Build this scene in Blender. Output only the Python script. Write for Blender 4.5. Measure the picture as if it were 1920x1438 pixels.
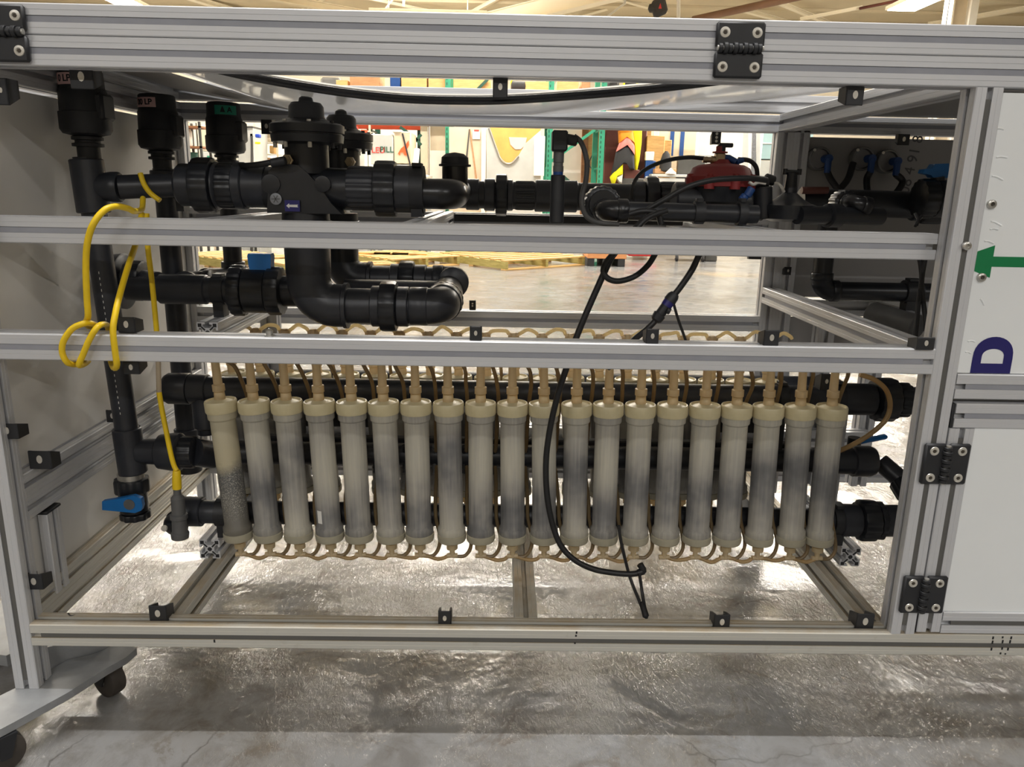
import bpy, bmesh, math, random
from mathutils import Vector, Matrix
random.seed(7)
for o in list(bpy.data.objects): bpy.data.objects.remove(o)
SC = bpy.context.scene
COL = SC.collection
S = 0.001            # everything below is written in millimetres

# ------------------------------------------------------------------ camera
F, PITCH, ROLL, YAW = 1440.0, 0.2461, 0.0201, -0.0169
CAM = Vector((869.4, -1289.5, 802.3))
_cp, _sp, _cy, _sy = math.cos(PITCH), math.sin(PITCH), math.cos(YAW), math.sin(YAW)
_fw = Vector((-_sy*_cp, _cy*_cp, -_sp)); _r0 = Vector((_cy, _sy, 0)); _u0 = _r0.cross(_fw)
_rt = math.cos(ROLL)*_r0 + math.sin(ROLL)*_u0; _up = -math.sin(ROLL)*_r0 + math.cos(ROLL)*_u0
cd = bpy.data.cameras.new('camera'); cam = bpy.data.objects.new('camera', cd); COL.objects.link(cam)
cd.sensor_width = 36.0; cd.lens = F/1920*36.0; cd.clip_start = 0.02; cd.clip_end = 200
M = Matrix((( _rt.x, _up.x, -_fw.x, CAM.x*S), (_rt.y, _up.y, -_fw.y, CAM.y*S), (_rt.z, _up.z, -_fw.z, CAM.z*S), (0, 0, 0, 1)))
cam.matrix_world = M
SC.camera = cam

def at(u, v, Y):
    """world point (mm) on the plane y = Y that the photograph shows at u, v"""
    d = _rt*((u-960)/F) - _up*((v-719)/F) + _fw
    return CAM + d*((Y-CAM.y)/d.y)
def atz(u, v, Z):
    d = _rt*((u-960)/F) - _up*((v-719)/F) + _fw
    return CAM + d*((Z-CAM.z)/d.z)
def atx(u, v, X):
    d = _rt*((u-960)/F) - _up*((v-719)/F) + _fw
    return CAM + d*((X-CAM.x)/d.x)
def mm(px, P):
    """length in mm that spans px pixels at the world point P"""
    return px*((P-CAM).dot(_fw))/F

# ------------------------------------------------------------------ world, lamps, exposure
w = bpy.data.worlds.new('world'); SC.world = w; w.use_nodes = True
w.node_tree.nodes['Background'].inputs[0].default_value = (1.0, 0.97, 0.94, 1)
w.node_tree.nodes['Background'].inputs[1].default_value = 0.12
SC.view_settings.view_transform = 'Standard'; SC.view_settings.look = 'None'
SC.view_settings.gamma = 1; SC.view_settings.exposure = 0.0; SC.view_settings.use_curve_mapping = False
def lamp(x, y, z, sx, sy, power, col=(1, 0.93, 0.83)):
    l = bpy.data.lights.new('strip_lamp_or_uplight', 'AREA'); l.shape = 'RECTANGLE'; l.size = sx*S; l.size_y = sy*S
    l.energy = power; l.color = col
    o = bpy.data.objects.new('strip_lamp_or_uplight', l); o.location = (x*S, y*S, z*S); COL.objects.link(o); return o
FIX = []      # ceiling strip fixtures: x, y, z, length
NEUT, WARM = (1, 0.985, 0.965), (1, 0.95, 0.87)
for y, p, c in ((-60, 150, NEUT), (-4200, 40, NEUT), (-7600, 186, NEUT), (3300, 40, WARM), (6400, 100, WARM), (9500, 235, WARM), (12600, 310, WARM), (15730, 290, WARM)):
    for x in ((-6814, -700, 8407) if y > 15000 else (-4200, 800, 5800)):
        if y == -60 and x != 800: continue
        z, yy = (4370, 15730) if x == -6814 else (4320, 13961) if x == 8407 else (4300, y)
        L, wd = (560, 1300) if yy > 13000 and x != -700 else (2400, 160)
        FIX.append((x, yy, z, L, wd)); lamp(x, yy, z-75, L, wd*.55, p, c)
        if y > 6000:
            u = lamp(x, yy, z+60, L, 90, p*.5, c); u.rotation_euler = (math.pi, 0, 0)  # uplight added above the back fixtures to brighten the ceiling

# ------------------------------------------------------------------ materials
def lin(c): return tuple(((x/255)/12.92 if x/255 <= 0.04045 else ((x/255+0.055)/1.055)**2.4) for x in c)
class NT:
    def __init__(s, name):
        s.m = bpy.data.materials.new(name); s.m.use_nodes = True; s.t = s.m.node_tree
        s.b = s.t.nodes['Principled BSDF']; s.out = s.t.nodes['Material Output']
    def n(s, typ, **kw):
        x = s.t.nodes.new(typ)
        for k, v in kw.items():
            if k in x.inputs: x.inputs[k].default_value = v
            else: setattr(x, k, v)
        return x
    def l(s, a, b): s.t.links.new(a, b)
    def coord(s, kind='Object', scale=(1, 1, 1)):
        tc = s.n('ShaderNodeTexCoord'); mp = s.n('ShaderNodeMapping'); mp.inputs['Scale'].default_value = scale
        s.l(tc.outputs[kind], mp.inputs[0]); return mp.outputs[0]
    def noise(s, vec, scale, detail=4, rough=.55, dist=0):
        x = s.n('ShaderNodeTexNoise'); x.inputs['Scale'].default_value = scale; x.inputs['Detail'].default_value = detail
        x.inputs['Roughness'].default_value = rough; x.inputs['Distortion'].default_value = dist
        s.l(vec, x.inputs['Vector']); return x.outputs['Fac']
    def ramp(s, fac, stops):
        r = s.n('ShaderNodeValToRGB'); e = r.color_ramp.elements
        while len(e) < len(stops): e.new(0.5)
        for k, (p, c) in enumerate(stops):
            e[k].position = p; e[k].color = (*c, 1) if len(c) == 3 else c
        s.l(fac, r.inputs[0]); return r.outputs[0]
    def mix(s, fac, a, b):
        x = s.n('ShaderNodeMix', data_type='RGBA')
        for src, i in ((fac, 0), (a, 6), (b, 7)):
            if hasattr(src, 'is_output'): s.l(src, x.inputs[i])
            else: x.inputs[i].default_value = src if i == 0 else (*src, 1)
        return x.outputs[2]
    def bump(s, h, strength=.3, dist=.01):
        b = s.n('ShaderNodeBump'); b.inputs['Strength'].default_value = strength; b.inputs['Distance'].default_value = dist
        s.l(h, b.inputs['Height']); s.l(b.outputs[0], s.b.inputs['Normal'])
def mat(name, rgb, rough=.5, metal=0, var=.12, scale=30, emit=0, spec=.5, stretch=(1, 1, 1), bump=0, kind='Object'):
    t = NT(name); c = lin(rgb); t.b.inputs['Roughness'].default_value = rough; t.b.inputs['Metallic'].default_value = metal
    t.b.inputs['Specular IOR Level'].default_value = spec
    v = t.coord(kind, stretch); f = t.noise(v, scale)
    lo = tuple(x*(1-var) for x in c); hi = tuple(min(1, x*(1+var)) for x in c)
    col = t.ramp(f, [(.3, lo), (.7, hi)]); t.l(col, t.b.inputs['Base Color'])
    if bump: t.bump(f, bump, .003)
    if emit: t.b.inputs['Emission Color'].default_value = (*c, 1); t.b.inputs['Emission Strength'].default_value = emit
    return t.m
ALU = mat('anodised_aluminium', (204, 205, 208), .45, .3, .018, 9)
def dusty():
    t = NT('dusty_aluminium'); t.b.inputs['Roughness'].default_value = .48; t.b.inputs['Metallic'].default_value = .25
    v = t.coord(); g = t.n('ShaderNodeNewGeometry'); sx = t.n('ShaderNodeSeparateXYZ'); t.l(g.outputs['Normal'], sx.inputs[0])
    up = t.ramp(sx.outputs[2], [(.6, (0, 0, 0)), (.9, (1, 1, 1))]); nz = t.ramp(t.noise(v, 9, 6, .65), [(.35, (.15, .15, .15)), (.62, (.7, .7, .7))])
    f = t.n('ShaderNodeMath', operation='MULTIPLY'); t.l(up, f.inputs[0]); t.l(nz, f.inputs[1])
    sm = t.ramp(t.noise(v, 24, 6, .7), [(.62, (0, 0, 0)), (.75, (.3, .3, .3))])
    base = t.mix(sm, lin((200, 198, 190)), lin((150, 138, 118)))
    t.l(t.mix(f.outputs[0], base, lin((176, 152, 112))), t.b.inputs['Base Color']); return t.m
ALUDUST = dusty()
SLOTSHADE = mat('slot_shade_strip', (92, 91, 88), .55, 0, .06, 20)  # dark strip carrying the shade of an open groove in its colour
ALUD = mat('slot_cover_grey', (150, 152, 160), .5, .1, .05, 20)
STEEL = mat('steel', (186, 184, 178), .3, .8, .1, 60)
BLK = mat('black_nylon', (34, 35, 38), .5, 0, .15, 40)
BOLT = mat('bright_screw_head', (212, 208, 198), .3, .45, .1, 90)
HOLE = mat('screw_recess', (70, 62, 52), .6, .2, .1, 90)
WHITE = mat('white_laminate_panel', (238, 241, 242), .38, 0, .025, 3)
DIRTW = mat('grey_white_side_panel', (226, 224, 220), .45, 0, .06, 4)
PVC = mat('dark_pvc', (44, 46, 52), .38, 0, .14, 18)
PVC2 = mat('black_polypropylene', (30, 32, 37), .33, 0, .15, 25)
GLOSSB = mat('glossy_black_rubber', (22, 22, 25), .28, 0, .1, 30)
BLUE = mat('blue_handle_plastic', (22, 108, 178), .4, 0, .08, 20)
DBLUE = mat('dark_blue_plastic', (28, 70, 132), .4, 0, .08, 20)
YEL = mat('yellow_cable_jacket', (232, 196, 24), .45, 0, .06, 40)
GREYP = mat('grey_plastic', (92, 92, 92), .5, 0, .1, 40)
CABLE = mat('black_cable_jacket', (24, 24, 26), .45, 0, .1, 60)
GCAB = mat('grey_cable_jacket', (74, 73, 72), .5, 0, .1, 60)
RED = mat('dark_red_bonnet', (140, 44, 44), .5, 0, .12, 30)
BRASS = mat('brass', (166, 148, 118), .35, .6, .1, 50)
PINK = mat('pink_label', (214, 176, 172), .6, 0, .05, 30)
GREENL = mat('green_label', (28, 138, 112), .5, 0, .05, 30)
INK = mat('black_ink', (22, 22, 24), .6, 0, .03, 30)
PENCIL = mat('faint_pencil', (96, 96, 98), .8, 0, .03, 30)
ARROW = mat('green_vinyl', (0, 122, 70), .4, 0, .03, 10)
NAVY = mat('navy_vinyl', (34, 30, 104), .4, 0, .03, 10)
BADGE = mat('grey_badge', (128, 130, 134), .4, .3, .25, 60)
PAPER = mat('white_paper', (226, 224, 218), .7, 0, .03, 10)
CAST = mat('grey_cast_iron', (150, 152, 154), .5, .3, .12, 22, bump=.2)
RUBBER = mat('worn_wheel_rubber', (62, 56, 50), .65, 0, .3, 22)
CLEARP = mat('clear_gauge_plastic', (120, 120, 120), .25, 0, .2, 30)
DARKP = mat('dark_back_panel', (150, 148, 146), .5, 0, .06, 3)

def fitting_mat():
    t = NT('yellowed_clear_fitting'); t.b.inputs['Roughness'].default_value = .3
    v = t.coord(); f = t.noise(v, 40)
    t.l(t.ramp(f, [(.3, lin((206, 188, 150))), (.7, lin((226, 210, 176)))]), t.b.inputs['Base Color'])
    tr = t.n('ShaderNodeBsdfTranslucent'); tr.inputs[0].default_value = (*lin((236, 216, 176)), 1)
    mx = t.n('ShaderNodeMixShader'); mx.inputs[0].default_value = .45
    t.l(t.b.outputs[0], mx.inputs[1]); t.l(tr.outputs[0], mx.inputs[2]); t.l(mx.outputs[0], t.out.inputs[0]); return t.m
FIT = fitting_mat()
def hose_mat(a, b, c, k=.5):
    t = NT('tan_hose'); t.b.inputs['Roughness'].default_value = .35
    v = t.coord(); f = t.noise(v, 30)
    t.l(t.ramp(f, [(.3, a), (.7, b)]), t.b.inputs['Base Color'])
    tr = t.n('ShaderNodeBsdfTranslucent'); tr.inputs[0].default_value = (*c, 1)
    mx = t.n('ShaderNodeMixShader'); mx.inputs[0].default_value = k
    t.l(t.b.outputs[0], mx.inputs[1]); t.l(tr.outputs[0], mx.inputs[2]); t.l(mx.outputs[0], t.out.inputs[0]); return t.m
HOSE = hose_mat(lin((178, 152, 108)), lin((208, 184, 142)), lin((232, 204, 152)))
SHADEHOSE = hose_mat(lin((120, 102, 74)), lin((152, 132, 98)), lin((184, 156, 110)), .35)  # darker hose copy, shade between the tubes put into its colour
LITHOSE = hose_mat(lin((232, 212, 172)), lin((246, 232, 200)), lin((255, 242, 208)), .7)  # paler hose copy for the top hoses, backlight put into its colour
def cap_mat():
    t = NT('cream_filter_cap'); t.b.inputs['Roughness'].default_value = .35
    v = t.coord(); f = t.noise(v, 25)
    t.l(t.ramp(f, [(.3, lin((200, 188, 150))), (.7, lin((216, 205, 170)))]), t.b.inputs['Base Color']); return t.m
CAP = cap_mat()
LOWCAP = mat('dull_translucent_cap', (168, 162, 142), .4, 0, .08, 25)
def tube_mat():
    """frosted tube wall with the grey media behind it: streaks along the tube, darker smudges at a different height in each tube"""
    t = NT('frosted_filter_tube'); t.b.inputs['Roughness'].default_value = .42
    tc = t.n('ShaderNodeTexCoord'); oi = t.n('ShaderNodeObjectInfo')
    add = t.n('ShaderNodeVectorMath', operation='ADD'); sc = t.n('ShaderNodeVectorMath', operation='SCALE'); sc.inputs['Scale'].default_value = 40
    cx = t.n('ShaderNodeCombineXYZ')
    for i in range(3): t.l(oi.outputs['Random'], cx.inputs[i])
    t.l(cx.outputs[0], sc.inputs[0]); t.l(tc.outputs['Object'], add.inputs[0]); t.l(sc.outputs[0], add.inputs[1])
    m1 = t.n('ShaderNodeMapping'); m1.inputs['Scale'].default_value = (160, 160, 7); t.l(add.outputs[0], m1.inputs[0])
    streak = t.noise(m1.outputs[0], 1, 3, .6)
    m2 = t.n('ShaderNodeMapping'); m2.inputs['Scale'].default_value = (9, 9, 9); t.l(add.outputs[0], m2.inputs[0])
    blot = t.noise(m2.outputs[0], 1, 3, .6)
    sx = t.n('ShaderNodeSeparateXYZ'); t.l(tc.outputs['Object'], sx.inputs[0])
    zr = t.n('ShaderNodeMapRange'); t.l(sx.outputs[2], zr.inputs[0])
    for i, x in enumerate((.04, .34, 0, 1)): zr.inputs[i+1].default_value = x
    band = t.n('ShaderNodeFloatCurve'); c = band.mapping.curves[0]
    pts = [(0, .35), (.2, .62), (.4, .82), (.62, .42), (.85, .12), (1, .2)]
    c.points[0].location = pts[0]; c.points[1].location = pts[-1]
    for p in pts[1:-1]: c.points.new(*p)
    band.mapping.update()
    sh = t.n('ShaderNodeMath', operation='MULTIPLY_ADD'); t.l(oi.outputs['Random'], sh.inputs[0]); sh.inputs[1].default_value = .55
    t.l(zr.outputs[0], sh.inputs[2]); sh2 = t.n('ShaderNodeMath', operation='SUBTRACT'); t.l(sh.outputs[0], sh2.inputs[0]); sh2.inputs[1].default_value = .27
    t.l(sh2.outputs[0], band.inputs['Value'])
    a = t.n('ShaderNodeMath', operation='MULTIPLY'); t.l(band.outputs[0], a.inputs[0]); t.l(blot, a.inputs[1])
    b = t.n('ShaderNodeMath', operation='MULTIPLY_ADD'); t.l(streak, b.inputs[0]); b.inputs[1].default_value = .35; t.l(a.outputs[0], b.inputs[2])
    col = t.ramp(b.outputs[0], [(.12, lin((190, 185, 168))), (.36, lin((160, 156, 147))), (.6, lin((112, 111, 110))), (.85, lin((66, 67, 69)))])
    t.l(col, t.b.inputs['Base Color']); return t.m
TUBE = tube_mat()
def speckled_tube():
    t = NT('speckled_filter_tube'); t.b.inputs['Roughness'].default_value = .42
    tc = t.n('ShaderNodeTexCoord'); sx = t.n('ShaderNodeSeparateXYZ'); t.l(tc.outputs['Object'], sx.inputs[0])
    ad = t.n('ShaderNodeMath', operation='MULTIPLY_ADD'); t.l(t.noise(tc.outputs['Object'], 22, 3), ad.inputs[0]); ad.inputs[1].default_value = .09; t.l(sx.outputs[2], ad.inputs[2])
    z = t.n('ShaderNodeMapRange'); t.l(ad.outputs[0], z.inputs[0])
    for i, x in enumerate((.09, .39, 0, 1)): z.inputs[i+1].default_value = x
    base = t.ramp(z.outputs[0], [(0, lin((112, 108, 98))), (.3, lin((96, 94, 90))), (.48, lin((84, 84, 84))), (.62, lin((176, 166, 138))), (1, lin((186, 178, 154)))])
    spk = t.ramp(t.noise(tc.outputs['Object'], 420, 2, .6), [(.5, (0, 0, 0)), (.62, (1, 1, 1))])
    msk = t.ramp(z.outputs[0], [(.12, (0, 0, 0)), (.25, (.6, .6, .6)), (.5, (.5, .5, .5)), (.6, (0, 0, 0))])
    m = t.n('ShaderNodeMath', operation='MULTIPLY'); t.l(spk, m.inputs[0]); t.l(msk, m.inputs[1])
    t.l(t.mix(m.outputs[0], base, lin((190, 186, 172))), t.b.inputs['Base Color']); return t.m
TUBE1 = speckled_tube()
def floor_mat():
    t = NT('worn_sealed_concrete'); v = t.coord('Object')
    big = t.noise(v, 1.3, 6, .62, .5); fine = t.noise(v, 11, 9, .68, .4); spots = t.noise(v, 6, 7, .72, 1.4); wide = t.noise(v, .35, 3, .5)
    c1 = t.ramp(big, [(.34, lin((98, 91, 80))), (.46, lin((128, 127, 126))), (.62, lin((140, 142, 145))), (.72, lin((122, 117, 108)))])
    c2 = t.ramp(fine, [(.38, lin((98, 92, 84))), (.56, lin((144, 144, 143)))])
    c = t.mix(.38, c1, c2)
    st = t.ramp(spots, [(.58, (0, 0, 0)), (.66, (1, 1, 1))])
    sp = t.n('ShaderNodeMath', operation='MULTIPLY'); t.l(st, sp.inputs[0]); sp.inputs[1].default_value = .5
    c = t.mix(sp.outputs[0], c, lin((98, 88, 76)))
    pale = t.ramp(t.noise(v, 8, 8, .7, 2.2), [(.66, (0, 0, 0)), (.72, (1, 1, 1))])
    pm = t.n('ShaderNodeMath', operation='MULTIPLY'); t.l(pale, pm.inputs[0]); pm.inputs[1].default_value = .5
    c = t.mix(pm.outputs[0], c, lin((204, 192, 164)))
    c = t.mix(t.ramp(wide, [(.62, (0, 0, 0)), (.72, (.35, .35, .35))]), c, lin((216, 178, 110)))
    # hairline cracks
    dn = t.n('ShaderNodeTexNoise'); dn.inputs['Scale'].default_value = 4; dn.inputs['Detail'].default_value = 6; t.l(v, dn.inputs['Vector'])
    dv = t.n('ShaderNodeVectorMath', operation='MULTIPLY_ADD'); t.l(dn.outputs['Color'], dv.inputs[0]); dv.inputs[1].default_value = (.22, .22, .22); t.l(v, dv.inputs[2])
    vo = t.n('ShaderNodeTexVoronoi', feature='DISTANCE_TO_EDGE'); vo.inputs['Scale'].default_value = 1.25; t.l(dv.outputs[0], vo.inputs['Vector'])
    cr = t.ramp(vo.outputs['Distance'], [(0, (1, 1, 1)), (.0028, (0, 0, 0))])
    crm = t.n('ShaderNodeMath', operation='MULTIPLY'); t.l(cr, crm.inputs[0])
    t.l(t.ramp(t.noise(v, 2.2, 3), [(.42, (0, 0, 0)), (.6, (.6, .6, .6))]), crm.inputs[1])
    c = t.mix(crm.outputs[0], c, lin((58, 52, 46)))
    t.l(c, t.b.inputs['Base Color'])
    t.l(t.ramp(big, [(.35, (.15, .15, .15)), (.55, (.1, .1, .1)), (.75, (.18, .18, .18))]), t.b.inputs['Roughness'])
    t.b.inputs['Specular IOR Level'].default_value = .42
    m3 = t.n('ShaderNodeMapping'); m3.inputs['Rotation'].default_value = (0, 0, .6); m3.inputs['Scale'].default_value = (95, 46, 60); t.l(v, m3.inputs[0])
    bn = t.noise(m3.outputs[0], 1, 5, .62, .8); b2 = t.noise(v, 7, 3, .5)
    ad = t.n('ShaderNodeMath', operation='MULTIPLY_ADD'); t.l(b2, ad.inputs[0]); ad.inputs[1].default_value = .9
    pk = t.n('ShaderNodeMath', operation='MULTIPLY'); t.l(bn, pk.inputs[0]); t.l(t.ramp(t.noise(v, 3.2, 4, .6, .5), [(.44, (.2, .2, .2)), (.56, (1, 1, 1))]), pk.inputs[1]); t.l(pk.outputs[0], ad.inputs[2])
    t.bump(ad.outputs[0], 1.0, .0032)
    return t.m
FLOOR = floor_mat()
def wood_mat(name, a, b):
    t = NT(name); t.b.inputs['Roughness'].default_value = .65
    v = t.coord('Object', (2, 2, 14)); f = t.noise(v, 3, 5, .6, .6)
    t.l(t.ramp(f, [(.3, lin(a)), (.7, lin(b))]), t.b.inputs['Base Color']); return t.m
WOOD = wood_mat('pallet_pine', (196, 152, 92), (222, 186, 124)); WOODG = wood_mat('greenish_pallet_pine', (146, 134, 70), (182, 166, 100))
WOODD = wood_mat('brown_board', (128, 84, 52), (162, 112, 74)); CARD = wood_mat('cardboard', (204, 160, 100), (228, 186, 124))
CARD2 = wood_mat('dark_cardboard', (168, 124, 84), (188, 146, 104))
WALLM = mat('cream_wall_paint', (226, 216, 196), .7, 0, .05, 1)
CEIL = mat('cream_roof_deck', (212, 198, 168), .7, 0, .08, .6)
BEAMM = mat('cream_steel', (242, 232, 208), .55, 0, .04, 1)
BPIPE = mat('brown_pipe', (124, 92, 70), .5, 0, .1, 3)
RACKG = mat('green_rack_steel', (44, 138, 108), .5, 0, .1, 6); RACKD = mat('dark_green_rack_steel', (26, 70, 56), .5, 0, .1, 6)
RACKO = mat('orange_rack_beam', (216, 84, 48), .5, 0, .1, 6); WHT = mat('white_paint', (240, 236, 226), .5, 0, .04, 4)
GREYM = mat('light_grey_machine', (190, 192, 188), .5, 0, .08, 4); DGREY = mat('dark_grey_steel', (78, 78, 76), .5, .2, .15, 4)
TAN = mat('tan_plastic_film', (214, 198, 172), .45, 0, .08, 5); AMBER = mat('amber_interior', (222, 172, 92), .5, 0, .12, 5)
HIVIS = mat('hi_vis_yellow', (236, 230, 20), .7, 0, .08, 8); HIO = mat('hi_vis_orange', (244, 150, 30), .7, 0, .1, 8)
HIP = mat('reflective_pink_band', (244, 130, 120), .5, 0, .2, 12); BLACKF = mat('black_fabric', (46, 46, 48), .8, 0, .2, 8)
MAROON = mat('maroon_steel', (92, 46, 36), .5, 0, .15, 5); REDS = mat('red_steel', (190, 40, 40), .5, 0, .1, 5)
LBLUE = mat('pale_blue_cabinet', (166, 196, 200), .5, 0, .05, 5); BINB = mat('blue_bin', (30, 70, 190), .5, 0, .05, 5)
ORNG = mat('orange_print', (248, 96, 48), .6, 0, .1, 8); REDP = mat('red_print', (226, 80, 72), .6, 0, .08, 8); GRNP = mat('green_print', (42, 92, 70), .6, 0, .08, 8)
LIT = mat('lamp_diffuser', (255, 250, 240), .4, 0, 0, 5, emit=14)
def sheet_mat():
    t = NT('glossy_grey_sheet'); t.b.inputs['Roughness'].default_value = .07; t.b.inputs['Metallic'].default_value = .6
    tr = t.n('ShaderNodeBsdfTranslucent'); tr.inputs[0].default_value = (.85, .84, .82, 1)
    mx = t.n('ShaderNodeMixShader'); mx.inputs[0].default_value = .27; t.l(t.b.outputs[0], mx.inputs[1]); t.l(tr.outputs[0], mx.inputs[2]); t.l(mx.outputs[0], t.out.inputs[0])
    v = t.coord(); t.l(t.ramp(t.noise(v, 6), [(.3, lin((200, 198, 196))), (.7, lin((212, 210, 207)))]), t.b.inputs['Base Color']); return t.m
SHEET = sheet_mat()

# ------------------------------------------------------------------ mesh builder
def basis(d):
    d = Vector(d).normalized(); a = Vector((0, 0, 1)) if abs(d.z) < .9 else Vector((1, 0, 0))
    x = d.cross(a).normalized(); return x, d.cross(x).normalized()
class MB:
    def __init__(s): s.v = []; s.f = []
    def add(s, vs, fs):
        n = len(s.v); s.v += [Vector(p) for p in vs]; s.f += [tuple(n+i for i in f) for f in fs]; return s
    def box(s, a, b, c=0): 
        a, b = Vector(a), Vector(b); ce = (a+b)/2; h = b-a
        return s.obox(ce, (Vector((abs(h.x)/2, 0, 0)), Vector((0, abs(h.y)/2, 0)), Vector((0, 0, abs(h.z)/2))), c)
    def obox(s, ce, ax, c=0):
        ce = Vector(ce); ax = [Vector(a) for a in ax]; L = [a.length for a in ax]; c = min(c, min(L)*.9)
        if c <= 0:
            vs = [ce+ax[0]*i+ax[1]*j+ax[2]*k for i in (-1, 1) for j in (-1, 1) for k in (-1, 1)]
            return s.add(vs, [(0, 1, 3, 2), (4, 6, 7, 5), (0, 4, 5, 1), (2, 3, 7, 6), (0, 2, 6, 4), (1, 5, 7, 3)])
        vs = []; ix = {}
        for sg in [(i, j, k) for i in (-1, 1) for j in (-1, 1) for k in (-1, 1)]:
            for a in range(3):
                p = ce.copy()
                for q in range(3): p += ax[q]*(sg[q]*(1 if q == a else 1-c/L[q]))
                ix[sg, a] = len(vs); vs.append(p)
        fs = []
        for a in range(3):
            b_, c_ = (a+1) % 3, (a+2) % 3
            for sa in (-1, 1):
                fs.append(tuple(ix[tuple({a: sa, b_: x, c_: y}[q] for q in range(3)), a] for x, y in ((-1, -1), (1, -1), (1, 1), (-1, 1))))
            for sa in (-1, 1):
                for sb in (-1, 1):
                    g = lambda sc: tuple({a: sa, b_: sb, c_: sc}[q] for q in range(3))
                    fs.append((ix[g(-1), a], ix[g(1), a], ix[g(1), b_], ix[g(-1), b_]))
        for sg in [(i, j, k) for i in (-1, 1) for j in (-1, 1) for k in (-1, 1)]: fs.append((ix[sg, 0], ix[sg, 1], ix[sg, 2]))
        return s.add(vs, fs)
    def lathe(s, p0, d, prof, n=20, rib=0, ribn=12):
        """prof: (distance along d, radius) pairs; rib > 0 gives a ribbed grip"""
        p0 = Vector(p0); d = Vector(d).normalized(); x, y = basis(d); vs = []; fs = []
        if rib: n = ribn*4
        for h, r in prof:
            for i in range(n):
                t = 2*math.pi*i/n; k = r
                if rib and r > 0.01: k = r-(rib if i % 4 in (0, 3) else 0)
                vs.append(p0+d*h+(x*math.cos(t)+y*math.sin(t))*k)
        for j in range(len(prof)-1):
            for i in range(n): fs.append((j*n+i, j*n+(i+1) % n, (j+1)*n+(i+1) % n, (j+1)*n+i))
        fs.append(tuple(range(n))); fs.append(tuple(range((len(prof)-1)*n, len(prof)*n)))
        return s.add(vs, fs)
    def cyl(s, a, b, r, r2=None, n=20, c=0):
        a, b = Vector(a), Vector(b); L = (b-a).length; r2 = r if r2 is None else r2
        pr = [(0, r), (L, r2)] if not c else [(0, r-c), (c, r), (L-c, r2), (L, r2-c)]
        return s.lathe(a, b-a, pr, n)
    def tube(s, pts, r, n=8, sub=6, taper=None):
        P = [Vector(p) for p in pts]
        if sub > 1 and len(P) > 2:
            Q = []; E = [P[0]*2-P[1]]+P+[P[-1]*2-P[-2]]
            for i in range(1, len(E)-2):
                for k in range(sub):
                    t = k/sub; a, b, c, d = E[i-1:i+3]
                    Q.append(.5*((2*b)+(c-a)*t+(2*a-5*b+4*c-d)*t*t+(3*b-a-3*c+d)*t**3))
            P = Q+[P[-1]]
        x = None; vs = []; fs = []
        for i, p in enumerate(P):
            d = (P[min(i+1, len(P)-1)]-P[max(i-1, 0)])
            if d.length < 1e-6: d = Vector((0, 0, 1))
            d.normalize()
            if x is None: x, _ = basis(d)
            x = (x-d*x.dot(d))
            if x.length < 1e-5: x, _ = basis(d)
            x.normalize(); y = d.cross(x)
            for k in range(n):
                t = 2*math.pi*k/n; vs.append(p+(x*math.cos(t)+y*math.sin(t))*r)
        for j in range(len(P)-1):
            for i in range(n): fs.append((j*n+i, j*n+(i+1) % n, (j+1)*n+(i+1) % n, (j+1)*n+i))
        fs.append(tuple(range(n))); fs.append(tuple(range((len(P)-1)*n, len(P)*n)))
        return s.add(vs, fs)
    def prism(s, poly, o, ux, uy, dep):
        """flat outline poly in the plane o, ux, uy pulled along dep"""
        o, ux, uy, dep = map(Vector, (o, ux, uy, dep)); n = len(poly)
        a = [o+ux*p[0]+uy*p[1] for p in poly]
        return s.add(a+[q+dep for q in a], [tuple(range(n)), tuple(range(2*n-1, n-1, -1))]+[(i, (i+1) % n, n+(i+1) % n, n+i) for i in range(n)])
    def grid(s, rows):
        n = len(rows[0]); vs = [p for r in rows for p in r]
        return s.add(vs, [(j*n+i, j*n+i+1, (j+1)*n+i+1, (j+1)*n+i) for j in range(len(rows)-1) for i in range(n-1)])
    def build(s, name, m, parent=None, ang=38, origin=None):
        me = bpy.data.meshes.new(name)
        if parent is not None: org = Vector(parent['org'])
        elif origin is not None: org = Vector(origin)
        else:
            xs = [p.x for p in s.v]; ys = [p.y for p in s.v]; zs = [p.z for p in s.v]
            org = Vector(((min(xs)+max(xs))/2, (min(ys)+max(ys))/2, min(zs)))
        me.from_pydata([((p-org)*S)[:] for p in s.v], [], s.f)
        bm = bmesh.new(); bm.from_mesh(me); bmesh.ops.recalc_face_normals(bm, faces=bm.faces[:])
        for f in bm.faces: f.smooth = True
        bm.to_mesh(me); bm.free(); me.set_sharp_from_angle(angle=math.radians(ang))
        me.materials.append(m)
        o = bpy.data.objects.new(name, me); COL.objects.link(o); o['org'] = org[:]
        if parent is not None: o.parent = parent
        else: o.location = org*S
        return o
def tag(o, label=None, cat=None, group=None, kind=None):
    if label: o['label'] = label
    if cat: o['category'] = cat
    if group: o['group'] = group
    if kind: o['kind'] = kind
    return o
def thing(name, org, label, cat, group=None):
    o = bpy.data.objects.new(name, None); COL.objects.link(o); o.location = Vector(org)*S; o['org'] = Vector(org)[:]
    o.empty_display_size = .02
    return tag(o, label, cat, group)
def copy_tree(o, parent=None):
    c = o.copy(); COL.objects.link(c)
    if parent is not None: c.parent = parent
    for ch in [x for x in o.children]: copy_tree(ch, c)
    return c
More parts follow.
